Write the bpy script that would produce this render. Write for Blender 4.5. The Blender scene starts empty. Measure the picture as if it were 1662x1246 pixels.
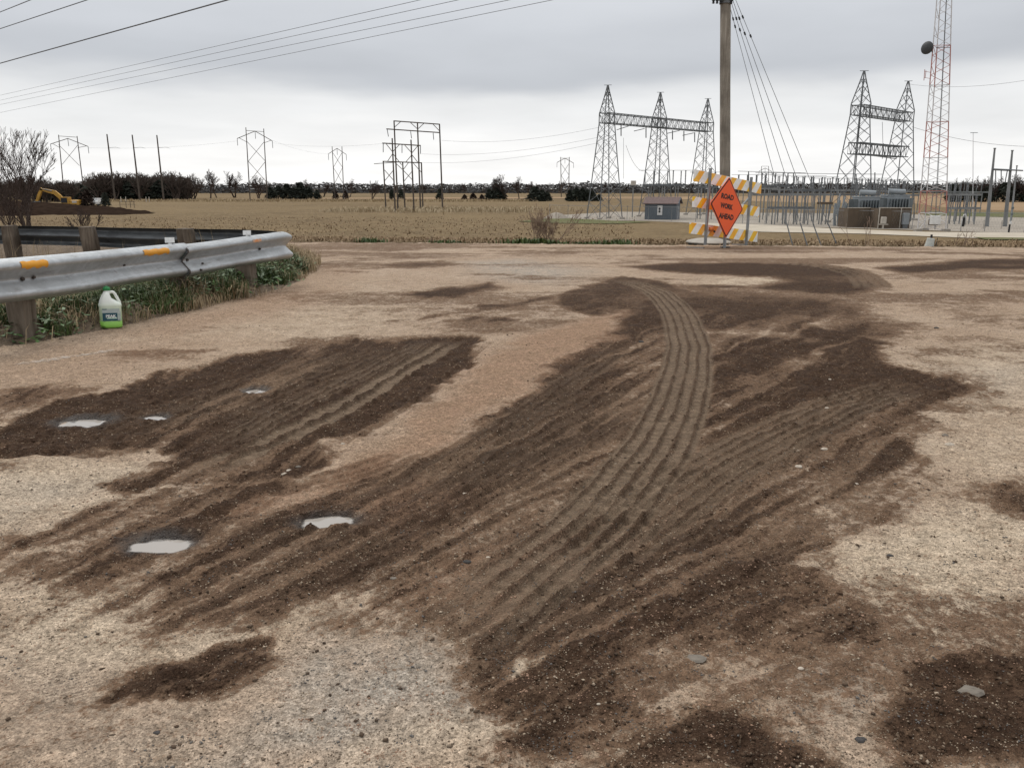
import bpy, math, random
import numpy as np
from mathutils import Vector, Matrix

# ------------------------------------------------------------------ camera
CAM_H = 1.10
F, CX, CY = 1304.0, 831.0, 623.0
PITCH = math.atan((623 - 306) / F)
scene = bpy.context.scene
cam_data = bpy.data.cameras.new("camera")
cam_data.sensor_fit = 'HORIZONTAL'
cam_data.sensor_width = 36.0
cam_data.lens = 36.0 * F / 1662.0
cam_data.clip_start = 0.05
cam_data.clip_end = 9000
cam = bpy.data.objects.new("camera", cam_data)
scene.collection.objects.link(cam)
cam.location = (0, 0, CAM_H)
cam.rotation_euler = (math.pi / 2 - PITCH, 0, 0)
scene.camera = cam

# ------------------------------------------------------------------ world + sun
SUN_EL, SUN_AZ = math.radians(52), math.radians(-35)
world = bpy.data.worlds.new("World")
scene.world = world
world.use_nodes = True
wn, wl = world.node_tree.nodes, world.node_tree.links
wn.clear()
def W(t, **kw):
    n = wn.new(t)
    for k, v in kw.items():
        setattr(n, k, v)
    return n
w_out = W('ShaderNodeOutputWorld')
w_bg = W('ShaderNodeBackground')
w_sky = W('ShaderNodeTexSky', sky_type='NISHITA')
w_sky.sun_disc = False
w_sky.sun_elevation = SUN_EL
w_sky.sun_rotation = SUN_AZ
w_tc = W('ShaderNodeTexCoord')
w_nrm = W('ShaderNodeVectorMath', operation='NORMALIZE')
wl.new(w_tc.outputs['Generated'], w_nrm.inputs[0])
w_sep = W('ShaderNodeSeparateXYZ')
wl.new(w_nrm.outputs[0], w_sep.inputs[0])
# flat cloud deck seen in perspective: direction / (height + k)
w_ab = W('ShaderNodeMath', operation='MAXIMUM'); w_ab.inputs[1].default_value = 0.0
wl.new(w_sep.outputs['Z'], w_ab.inputs[0])
w_add = W('ShaderNodeMath', operation='ADD'); w_add.inputs[1].default_value = 0.10
wl.new(w_ab.outputs[0], w_add.inputs[0])
w_dx = W('ShaderNodeMath', operation='DIVIDE'); w_dy = W('ShaderNodeMath', operation='DIVIDE')
wl.new(w_sep.outputs['X'], w_dx.inputs[0]); wl.new(w_add.outputs[0], w_dx.inputs[1])
wl.new(w_sep.outputs['Y'], w_dy.inputs[0]); wl.new(w_add.outputs[0], w_dy.inputs[1])
w_cmb = W('ShaderNodeCombineXYZ')
wl.new(w_dx.outputs[0], w_cmb.inputs[0]); wl.new(w_dy.outputs[0], w_cmb.inputs[1])
w_n1 = W('ShaderNodeTexNoise'); w_n1.inputs['Scale'].default_value = 0.42
w_n1.inputs['Detail'].default_value = 5; w_n1.inputs['Roughness'].default_value = 0.45
wl.new(w_cmb.outputs[0], w_n1.inputs['Vector'])
w_n2 = W('ShaderNodeTexNoise'); w_n2.inputs['Scale'].default_value = 1.1
w_n2.inputs['Detail'].default_value = 6; w_n2.inputs['Roughness'].default_value = 0.5
wl.new(w_cmb.outputs[0], w_n2.inputs['Vector'])
# elevation disturbed by the clouds, then a brightness curve over elevation
w_m1 = W('ShaderNodeMath', operation='MULTIPLY_ADD')
wl.new(w_n1.outputs['Fac'], w_m1.inputs[0]); w_m1.inputs[1].default_value = 0.14
w_m1.inputs[2].default_value = -0.07
w_e = W('ShaderNodeMath', operation='ADD')
wl.new(w_ab.outputs[0], w_e.inputs[0]); wl.new(w_m1.outputs[0], w_e.inputs[1])
w_ramp = W('ShaderNodeValToRGB')
wl.new(w_e.outputs[0], w_ramp.inputs['Fac'])
cr = w_ramp.color_ramp
cr.interpolation = 'EASE'
stops = [(0.0, (0.99, 0.985, 0.975)), (0.045, (0.93, 0.925, 0.92)), (0.085, (0.81, 0.815, 0.82)), (0.125, (0.535, 0.555, 0.59)),
         (0.17, (0.585, 0.605, 0.64)), (0.24, (0.69, 0.71, 0.745)), (0.5, (0.97, 0.98, 1.0)), (1.0, (1.30, 1.30, 1.30))]
cr.elements[0].position = stops[0][0]; cr.elements[0].color = (*stops[0][1], 1)
cr.elements[1].position = stops[-1][0]; cr.elements[1].color = (*stops[-1][1], 1)
for p_, c_ in stops[1:-1]:
    el_ = cr.elements.new(p_); el_.color = (*c_, 1)
w_m2 = W('ShaderNodeMapRange')
wl.new(w_n2.outputs['Fac'], w_m2.inputs['Value'])
w_m2.inputs['From Min'].default_value = 0.3; w_m2.inputs['From Max'].default_value = 0.7
w_m2.inputs['To Min'].default_value = 0.955; w_m2.inputs['To Max'].default_value = 1.045
w_mul = W('ShaderNodeVectorMath', operation='SCALE')
wl.new(w_ramp.outputs['Color'], w_mul.inputs[0]); wl.new(w_m2.outputs[0], w_mul.inputs['Scale'])
w_sk = W('ShaderNodeVectorMath', operation='SCALE'); w_sk.inputs['Scale'].default_value = 0.08
wl.new(w_sky.outputs[0], w_sk.inputs[0])
w_mix = W('ShaderNodeMix', data_type='RGBA'); w_mix.inputs['Factor'].default_value = 0.95
wl.new(w_sk.outputs[0], w_mix.inputs['A']); wl.new(w_mul.outputs[0], w_mix.inputs['B'])
wl.new(w_mix.outputs['Result'], w_bg.inputs['Color'])
w_bg.inputs['Strength'].default_value = 1.0
wl.new(w_bg.outputs[0], w_out.inputs[0])

sun_d = bpy.data.lights.new("sun", 'SUN')
sun_d.energy = 1.5
sun_d.angle = math.radians(25)
sun_d.color = (1.0, 0.97, 0.92)
sun = bpy.data.objects.new("sun", sun_d)
scene.collection.objects.link(sun)
sdir = Vector((math.cos(SUN_EL) * math.sin(SUN_AZ), math.cos(SUN_EL) * math.cos(SUN_AZ), math.sin(SUN_EL)))
sun.rotation_euler = sdir.to_track_quat('Z', 'Y').to_euler()
sun.location = (0, 0, 60)

vs = scene.view_settings
vs.view_transform = 'Standard'; vs.look = 'None'; vs.exposure = 0.10; vs.gamma = 1.0
vs.use_curve_mapping = False
scene.render.engine = 'CYCLES'

# ------------------------------------------------------------------ helpers
rng = random.Random(7)
nr = np.random.default_rng(11)
COL = scene.collection
SP, CP = math.sin(PITCH), math.cos(PITCH)
def ray(px, py):
    u, v = (px - CX) / F, -(py - CY) / F
    return Vector((u, CP + v * SP, -SP + v * CP))
def at(px, py, Y):
    r = ray(px, py); t = Y / r.y
    return Vector((r.x * t, Y, CAM_H + r.z * t))
def G(px, py, z=0.0):
    r = ray(px, py); t = (z - CAM_H) / r.z
    return Vector((r.x * t, r.y * t, z))
ZF = -3.35
def tag(o, label=None, cat=None, group=None, kind=None):
    if label: o['label'] = label
    if cat: o['category'] = cat
    if group: o['group'] = group
    if kind: o['kind'] = kind
    return o
def empty(name, loc, label=None, cat=None, group=None):
    o = bpy.data.objects.new(name, None)
    COL.objects.link(o); o.location = loc
    o.empty_display_size = 0.2
    return tag(o, label, cat, group)
def root_loc(o):
    v = Vector((0, 0, 0))
    while o is not None:
        v += Vector(o.location); o = o.parent
    return v
def copy_tree(o, parent=None):
    c = o.copy(); COL.objects.link(c); c.parent = parent
    for ch in [x for x in bpy.data.objects if x.parent == o]:
        copy_tree(ch, c)
    return c

class MB:
    def __init__(s):
        s.v = []; s.f = []
    def add(s, vs_, fs_):
        b = len(s.v); s.v += [tuple(v) for v in vs_]; s.f += [tuple(b + i for i in f) for f in fs_]
        return s
    def box(s, c, size, M=None):
        c = Vector(c); hx, hy, hz = size[0] / 2, size[1] / 2, size[2] / 2
        P = [Vector((x, y, z)) for z in (-hz, hz) for y in (-hy, hy) for x in (-hx, hx)]
        if M is not None: P = [M @ p for p in P]
        s.add([c + p for p in P], [(0, 2, 3, 1), (4, 5, 7, 6), (0, 1, 5, 4), (2, 6, 7, 3), (0, 4, 6, 2), (1, 3, 7, 5)])
        return s
    def cbox(s, c, size, b, M=None):
        # box with chamfered vertical and horizontal edges (convex: three crossing loops)
        c = Vector(c); hx, hy, hz = size[0] / 2, size[1] / 2, size[2] / 2
        rings = []
        for (z, k) in ((-hz, b), (-hz + b, 0), (hz - b, 0), (hz, b)):
            x, y = hx - k, hy - k; q = b
            rings.append([Vector(t) for t in ((-x + q, -y, z), (x - q, -y, z), (x, -y + q, z), (x, y - q, z), (x - q, y, z), (-x + q, y, z), (-x, y - q, z), (-x, -y + q, z))])
        if M is not None: rings = [[M @ p for p in r] for r in rings]
        s.loft([[c + p for p in r] for r in rings])
        return s
    def loft(s, rings, closed=True, caps=True):
        n = len(rings[0]); b = len(s.v)
        for r in rings: s.v += [tuple(p) for p in r]
        for i in range(len(rings) - 1):
            for j in range(n if closed else n - 1):
                k = (j + 1) % n
                s.f.append((b + i * n + j, b + i * n + k, b + (i + 1) * n + k, b + (i + 1) * n + j))
        if caps and closed:
            s.f.append(tuple(b + j for j in reversed(range(n))))
            s.f.append(tuple(b + (len(rings) - 1) * n + j for j in range(n)))
        return s
    def tube(s, p, q, r0, r1=None, n=6, caps=True):
        p, q = Vector(p), Vector(q); r1 = r0 if r1 is None else r1
        d = q - p
        if d.length < 1e-9: return s
        d.normalize()
        a = Vector((0, 0, 1)) if abs(d.z) < 0.9 else Vector((1, 0, 0))
        u = d.cross(a).normalized(); w = d.cross(u)
        R = []
        for c, r in ((p, r0), (q, r1)):
            R.append([c + r * (math.cos(2 * math.pi * i / n) * u + math.sin(2 * math.pi * i / n) * w) for i in range(n)])
        return s.loft(R, caps=caps)
    def path(s, pts, r, n=6):
        pts = [Vector(p) for p in pts]
        R = []
        for i, c in enumerate(pts):
            d = (pts[min(i + 1, len(pts) - 1)] - pts[max(i - 1, 0)]).normalized()
            a = Vector((0, 0, 1)) if abs(d.z) < 0.9 else Vector((1, 0, 0))
            u = d.cross(a).normalized(); w = d.cross(u)
            rr = r[i] if isinstance(r, (list, tuple)) else r
            R.append([c + rr * (math.cos(2 * math.pi * k / n) * u + math.sin(2 * math.pi * k / n) * w) for k in range(n)])
        return s.loft(R)
    def bar(s, p, q, w, h=None):
        return s.tube(p, q, w * 0.7071, n=4)
    def lathe(s, c, prof, n=16, M=None):
        R = []
        for r, z in prof:
            ring = [Vector((r * math.cos(2 * math.pi * i / n), r * math.sin(2 * math.pi * i / n), z)) for i in range(n)]
            if M is not None: ring = [M @ p for p in ring]
            R.append([Vector(c) + p for p in ring])
        return s.loft(R)
    def build(s, name, mat, parent=None, smooth=False, local=False):
        me = bpy.data.meshes.new(name)
        off = Vector((0, 0, 0)) if (parent is None or local) else root_loc(parent)
        me.from_pydata([(v[0] - off.x, v[1] - off.y, v[2] - off.z) for v in s.v], [], s.f)
        me.materials.append(mat)
        if smooth: me.polygons.foreach_set('use_smooth', [True] * len(me.polygons))
        me.update()
        o = bpy.data.objects.new(name, me); COL.objects.link(o)
        o.parent = parent
        return o
def mesh_np(name, V, tris, mat, kind=None, quads=False, smooth=False, parent=None):
    me = bpy.data.meshes.new(name)
    k = tris.shape[1]
    me.vertices.add(len(V)); me.vertices.foreach_set('co', np.ascontiguousarray(V, dtype=np.float32).ravel())
    me.loops.add(tris.size); me.loops.foreach_set('vertex_index', np.ascontiguousarray(tris, dtype=np.int32).ravel())
    me.polygons.add(len(tris))
    me.polygons.foreach_set('loop_start', np.arange(0, tris.size, k, dtype=np.int32))
    me.polygons.foreach_set('loop_total', np.full(len(tris), k, dtype=np.int32))
    if smooth: me.polygons.foreach_set('use_smooth', np.ones(len(tris), dtype=bool))
    me.materials.append(mat)
    me.update(calc_edges=True); me.validate()
    o = bpy.data.objects.new(name, me); COL.objects.link(o); o.parent = parent
    if kind: o['kind'] = kind
    return o

# ---- numpy noise
def _hash(ix, iy, seed):
    h = (ix.astype(np.int64) * 374761393 + iy.astype(np.int64) * 668265263 + seed * 1274126177) & 0xFFFFFFFF
    h = ((h ^ (h >> 13)) * 1274126177) & 0xFFFFFFFF
    h = h ^ (h >> 16)
    return (h & 0xFFFF).astype(np.float32) / 65535.0
def vnoise(x, y, seed=0):
    ix, iy = np.floor(x), np.floor(y)
    fx, fy = (x - ix).astype(np.float32), (y - iy).astype(np.float32)
    fx = fx * fx * (3 - 2 * fx); fy = fy * fy * (3 - 2 * fy)
    ix = ix.astype(np.int64); iy = iy.astype(np.int64)
    a, b = _hash(ix, iy, seed), _hash(ix + 1, iy, seed)
    c, d = _hash(ix, iy + 1, seed), _hash(ix + 1, iy + 1, seed)
    return (a + (b - a) * fx) * (1 - fy) + (c + (d - c) * fx) * fy
def fbm(x, y, octv=4, seed=0, gain=0.5):
    s = np.zeros_like(x, dtype=np.float32); a, t = 1.0, 0.0
    c, sn = math.cos(0.6), math.sin(0.6)
    for i in range(octv):
        s += a * vnoise(x, y, seed + i * 17); t += a; a *= gain
        x, y = (x * c - y * sn) * 2.03 + 11.3, (x * sn + y * c) * 2.03 - 7.1
    return s / t
def sstep(a, b, x):
    t = np.clip((x - a) / (b - a), 0, 1)
    return t * t * (3 - 2 * t)
def sdf_poly(P, poly):
    n = len(poly)
    d2 = np.full(len(P), 1e9, dtype=np.float32); inside = np.zeros(len(P), dtype=bool)
    for i in range(n):
        a, b = poly[i], poly[(i + 1) % n]
        e = b - a; w = P - a
        t = np.clip((w @ e) / max(e @ e, 1e-12), 0, 1)
        q = w - t[:, None] * e
        d2 = np.minimum(d2, (q * q).sum(1))
        cond = (a[1] > P[:, 1]) != (b[1] > P[:, 1])
        with np.errstate(divide='ignore', invalid='ignore'):
            xi = (b[0] - a[0]) * (P[:, 1] - a[1]) / (b[1] - a[1]) + a[0]
        inside ^= cond & (P[:, 0] < xi)
    d = np.sqrt(d2)
    return np.where(inside, -d, d)
def catmull(pts, n=8):
    pts = [np.array(p, float) for p in pts]
    P = [2 * pts[0] - pts[1]] + pts + [2 * pts[-1] - pts[-2]]
    out = []
    for i in range(1, len(P) - 2):
        for k in range(n):
            t = k / n
            out.append(0.5 * ((2 * P[i]) + (-P[i - 1] + P[i + 1]) * t + (2 * P[i - 1] - 5 * P[i] + 4 * P[i + 1] - P[i + 2]) * t * t + (-P[i - 1] + 3 * P[i] - 3 * P[i + 1] + P[i + 2]) * t ** 3))
    out.append(P[-2])
    return np.array(out)
def line_dist(P, L):
    """signed lateral distance and run length along polyline L"""
    best = np.full(len(P), 1e9, dtype=np.float32); sd = np.zeros(len(P), np.float32); sl = np.zeros(len(P), np.float32)
    run = 0.0
    for i in range(len(L) - 1):
        a, b = L[i], L[i + 1]; e = b - a; le = math.hypot(*e)
        w = P - a
        tr = (w @ e) / (le * le); t = np.clip(tr, 0, 1)
        q = w - t[:, None] * e
        d = np.sqrt((q * q).sum(1))
        m = d < best
        side = np.sign(e[0] * w[:, 1] - e[1] * w[:, 0])
        best = np.where(m, d, best); sd = np.where(m, d * side, sd); sl = np.where(m, run + t * le, sl)
        run += le
    return sd, sl, run

# ------------------------------------------------------------------ materials
def new_mat(name):
    m = bpy.data.materials.new(name); m.use_nodes = True
    nt = m.node_tree
    b = nt.nodes['Principled BSDF']
    return m, nt, b
def N(nt, t, **kw):
    n = nt.nodes.new(t)
    for k, v in kw.items(): setattr(n, k, v)
    return n
def noise(nt, vec, scale, detail=4, rough=0.55):
    n = N(nt, 'ShaderNodeTexNoise'); n.inputs['Scale'].default_value = scale
    n.inputs['Detail'].default_value = detail; n.inputs['Roughness'].default_value = rough
    nt.links.new(vec, n.inputs['Vector']); return n.outputs['Fac']
def voro(nt, vec, scale, out='Color'):
    n = N(nt, 'ShaderNodeTexVoronoi'); n.inputs['Scale'].default_value = scale
    nt.links.new(vec, n.inputs['Vector']); return n.outputs[out]
def mrange(nt, v, a, b, c=0.0, d=1.0, smooth=False):
    n = N(nt, 'ShaderNodeMapRange')
    if smooth: n.interpolation_type = 'SMOOTHSTEP'
    nt.links.new(v, n.inputs['Value'])
    for k, x in zip(('From Min', 'From Max', 'To Min', 'To Max'), (a, b, c, d)): n.inputs[k].default_value = x
    return n.outputs[0]
def mixc(nt, f, a, b, mode='MIX'):
    n = N(nt, 'ShaderNodeMix', data_type='RGBA', blend_type=mode)
    n.clamp_factor = True
    for key, v in (('Factor', f), ('A', a), ('B', b)):
        if isinstance(v, (int, float)): n.inputs[key].default_value = v
        elif isinstance(v, tuple): n.inputs[key].default_value = (*v, 1)
        else: nt.links.new(v, n.inputs[key])
    return n.outputs['Result']
def math_(nt, op, a, b=0.0, c=0.0):
    n = N(nt, 'ShaderNodeMath', operation=op)
    for i, v in enumerate((a, b, c)):
        if isinstance(v, (int, float)): n.inputs[i].default_value = v
        else: nt.links.new(v, n.inputs[i])
    return n.outputs[0]
def bump(nt, h, strength, dist, b, prev=None):
    n = N(nt, 'ShaderNodeBump'); n.inputs['Strength'].default_value = strength; n.inputs['Distance'].default_value = dist
    nt.links.new(h, n.inputs['Height'])
    if prev is not None: nt.links.new(prev, n.inputs['Normal'])
    if b is not None: nt.links.new(n.outputs[0], b.inputs['Normal'])
    return n.outputs[0]
def objvec(nt):
    return N(nt, 'ShaderNodeTexCoord').outputs['Object']
def simple(name, c1, c2=None, scale=8.0, rough=0.7, metal=0.0, spec=0.4, bmp=0.0, stretch=None, trans=None):
    m, nt, b = new_mat(name)
    v = objvec(nt)
    if stretch:
        mp = N(nt, 'ShaderNodeMapping'); mp.inputs['Scale'].default_value = stretch
        nt.links.new(v, mp.inputs['Vector']); v = mp.outputs[0]
    c2 = c2 or tuple(x * 0.72 for x in c1)
    f = noise(nt, v, scale, 5, 0.6)
    f = mrange(nt, f, 0.32, 0.68)
    nt.links.new(mixc(nt, f, c1, c2), b.inputs['Base Color'])
    b.inputs['Roughness'].default_value = rough; b.inputs['Metallic'].default_value = metal
    b.inputs['Specular IOR Level'].default_value = spec
    if bmp: bump(nt, noise(nt, v, scale * 3, 4), bmp, 0.01, b)
    return m

M_steel = simple('galvanised_lattice', (0.24, 0.248, 0.25), (0.12, 0.125, 0.127), 0.35, 0.6, 0.1)
M_steel_dark = simple('weathered_lattice', (0.15, 0.16, 0.168), (0.09, 0.097, 0.102), 0.5, 0.7, 0.1)
M_wood_far = simple('dark_pole_wood', (0.095, 0.075, 0.06), (0.055, 0.045, 0.037), 0.6, 0.9)
M_ins = simple('grey_porcelain', (0.17, 0.18, 0.19), (0.09, 0.095, 0.10), 3.0, 0.4)
M_wire = simple('weathered_wire', (0.16, 0.16, 0.165), (0.11, 0.11, 0.115), 1.0, 0.6, 0.3)
M_xfmr = simple('transformer_grey', (0.27, 0.30, 0.32), (0.19, 0.21, 0.225), 0.7, 0.55)
M_xfmr_d = simple('radiator_grey', (0.15, 0.17, 0.18), (0.09, 0.105, 0.11), 0.9, 0.55)
M_brown = simple('brown_screen', (0.115, 0.085, 0.058), (0.085, 0.063, 0.045), 0.9, 0.85)
M_trim = simple('pale_trim', (0.50, 0.46, 0.40), None, 2.0, 0.6)
M_bluegrey = simple('blue_grey_siding', (0.115, 0.135, 0.155), (0.09, 0.108, 0.125), 0.8, 0.7)
M_gable = simple('gable_grey', (0.12, 0.135, 0.155), (0.095, 0.11, 0.128), 0.8, 0.7)
M_roof = simple('red_brown_shingle', (0.17, 0.115, 0.105), (0.10, 0.075, 0.07), 4.0, 0.9)
M_white = simple('white_paint', (0.62, 0.62, 0.61), (0.50, 0.50, 0.49), 2.0, 0.5)
M_mastwhite = simple('mast_white', (0.60, 0.59, 0.60), (0.45, 0.44, 0.45), 1.0, 0.5)
M_mastred = simple('mast_red', (0.43, 0.17, 0.14), (0.33, 0.14, 0.12), 1.0, 0.5)
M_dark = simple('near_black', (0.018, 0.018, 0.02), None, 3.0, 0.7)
M_dish = simple('dark_radome', (0.045, 0.048, 0.052), (0.032, 0.034, 0.037), 0.6, 0.6)
M_yellow = simple('machine_yellow', (0.50, 0.27, 0.035), (0.33, 0.18, 0.03), 0.8, 0.5)
M_soil = simple('turned_soil', (0.034, 0.023, 0.017), (0.018, 0.012, 0.009), 0.7, 1.0, spec=0.0, bmp=0.4)
M_bark = simple('bare_bark', (0.085, 0.065, 0.053), (0.050, 0.038, 0.031), 2.0, 0.95, spec=0.1)
M_twig = simple('reddish_bare_twigs', (0.078, 0.058, 0.050), (0.050, 0.036, 0.031), 1.2, 0.95, spec=0.1)
M_brush = simple('dense_bare_brush', (0.105, 0.082, 0.068), (0.062, 0.048, 0.040), 0.5, 0.95, spec=0.1)
M_cedar = simple('dark_cedar', (0.042, 0.048, 0.036), (0.023, 0.027, 0.021), 0.9, 0.9, spec=0.2)
M_rcedar = simple('winter_cedar', (0.048, 0.030, 0.021), (0.026, 0.018, 0.014), 0.9, 0.9, spec=0.2)
M_deadbush = simple('dry_stems', (0.30, 0.215, 0.16), (0.17, 0.12, 0.09), 5.0, 0.9, spec=0.1)
M_straw = simple('dead_grass', (0.37, 0.285, 0.17), (0.19, 0.14, 0.085), 2.6, 0.85, spec=0.2)
M_stub = simple('corn_stubble', (0.34, 0.25, 0.155), (0.17, 0.115, 0.07), 1.3, 0.9, spec=0.15)
M_green = simple('spring_grass', (0.080, 0.115, 0.030), (0.035, 0.058, 0.017), 3.0, 0.6, spec=0.3)
M_leaf = simple('weed_leaves', (0.085, 0.155, 0.040), (0.035, 0.075, 0.020), 5.0, 0.55, spec=0.35)
M_conc = simple('pale_concrete', (0.36, 0.33, 0.29), (0.25, 0.225, 0.195), 5.0, 0.9, bmp=0.3)
M_polewood = None
M_woods = simple('haze_lifted_woodland', (0.068, 0.066, 0.065), (0.048, 0.047, 0.047), 0.02, 0.95, spec=0.1)  # grey raised so the colour carries the distance haze

def m_wood_post(name, c1, c2, sc=(14, 14, 0.9)):
    m, nt, b = new_mat(name)
    v = objvec(nt)
    mp = N(nt, 'ShaderNodeMapping'); mp.inputs['Scale'].default_value = sc
    nt.links.new(v, mp.inputs['Vector'])
    g = noise(nt, mp.outputs[0], 2.2, 6, 0.65)
    st = noise(nt, v, 1.4, 4)
    c = mixc(nt, mrange(nt, g, 0.33, 0.66), c2, c1)
    c = mixc(nt, mrange(nt, st, 0.45, 0.75), c, tuple(x * 0.55 for x in c2))
    nt.links.new(c, b.inputs['Base Color'])
    b.inputs['Roughness'].default_value = 0.9; b.inputs['Specular IOR Level'].default_value = 0.15
    bump(nt, g, 0.7, 0.01, b)
    return m
M_polewood = m_wood_post('weathered_pole_wood', (0.37, 0.335, 0.285), (0.20, 0.172, 0.14), (11, 11, 0.55))
M_post = m_wood_post('weathered_post_wood', (0.20, 0.165, 0.13), (0.085, 0.064, 0.048), (13, 13, 1.4))

def m_galv():
    m, nt, b = new_mat('galvanised_guardrail')
    v = objvec(nt)
    sp = voro(nt, v, 26.0)
    spx = N(nt, 'ShaderNodeSeparateColor'); nt.links.new(sp, spx.inputs[0])
    n1 = noise(nt, v, 3.2, 6, 0.65)
    mp = N(nt, 'ShaderNodeMapping'); mp.inputs['Scale'].default_value = (1.0, 1.0, 9.0)
    nt.links.new(v, mp.inputs['Vector'])
    n2 = noise(nt, mp.outputs[0], 4.0, 6, 0.7)
    c = mixc(nt, spx.outputs[0], (0.40, 0.42, 0.43), (0.47, 0.49, 0.505))
    c = mixc(nt, mrange(nt, n1, 0.40, 0.75), c, (0.30, 0.31, 0.315))
    c = mixc(nt, mrange(nt, n2, 0.55, 0.74, 0, 0.8), c, (0.17, 0.155, 0.14))
    mp2 = N(nt, 'ShaderNodeMapping'); mp2.inputs['Scale'].default_value = (30.0, 1.2, 30.0); nt.links.new(v, mp2.inputs['Vector'])
    c = mixc(nt, mrange(nt, noise(nt, mp2.outputs[0], 1.5, 4, 0.6), 0.62, 0.70, 0, 0.5), c, (0.24, 0.235, 0.23))
    rust = noise(nt, v, 9.0, 5, 0.7); c = mixc(nt, mrange(nt, rust, 0.68, 0.76, 0, 0.7), c, (0.16, 0.085, 0.045))
    sc = noise(nt, v, 38.0, 3, 0.5)
    c = mixc(nt, mrange(nt, sc, 0.70, 0.74, 0, 0.55), c, (0.66, 0.67, 0.67))
    nt.links.new(c, b.inputs['Base Color'])
    b.inputs['Metallic'].default_value = 0.55
    nt.links.new(mrange(nt, n1, 0.3, 0.7, 0.38, 0.58), b.inputs['Roughness'])
    bump(nt, n1, 0.12, 0.02, b)
    return m
M_galv = m_galv()
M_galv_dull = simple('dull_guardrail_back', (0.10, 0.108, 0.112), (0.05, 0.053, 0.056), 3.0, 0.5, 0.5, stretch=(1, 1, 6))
M_tape = simple('orange_reflective_tape', (0.72, 0.33, 0.025), (0.60, 0.26, 0.02), 9.0, 0.45)
M_tape2 = simple('faded_orange_tape', (0.62, 0.26, 0.10), (0.50, 0.40, 0.33), 14.0, 0.5)
M_bolt = simple('rusty_bolt', (0.10, 0.085, 0.075), (0.05, 0.04, 0.035), 60.0, 0.6, 0.6)
M_reflector = simple('white_reflector', (0.72, 0.73, 0.72), (0.55, 0.56, 0.55), 30.0, 0.35)

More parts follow.
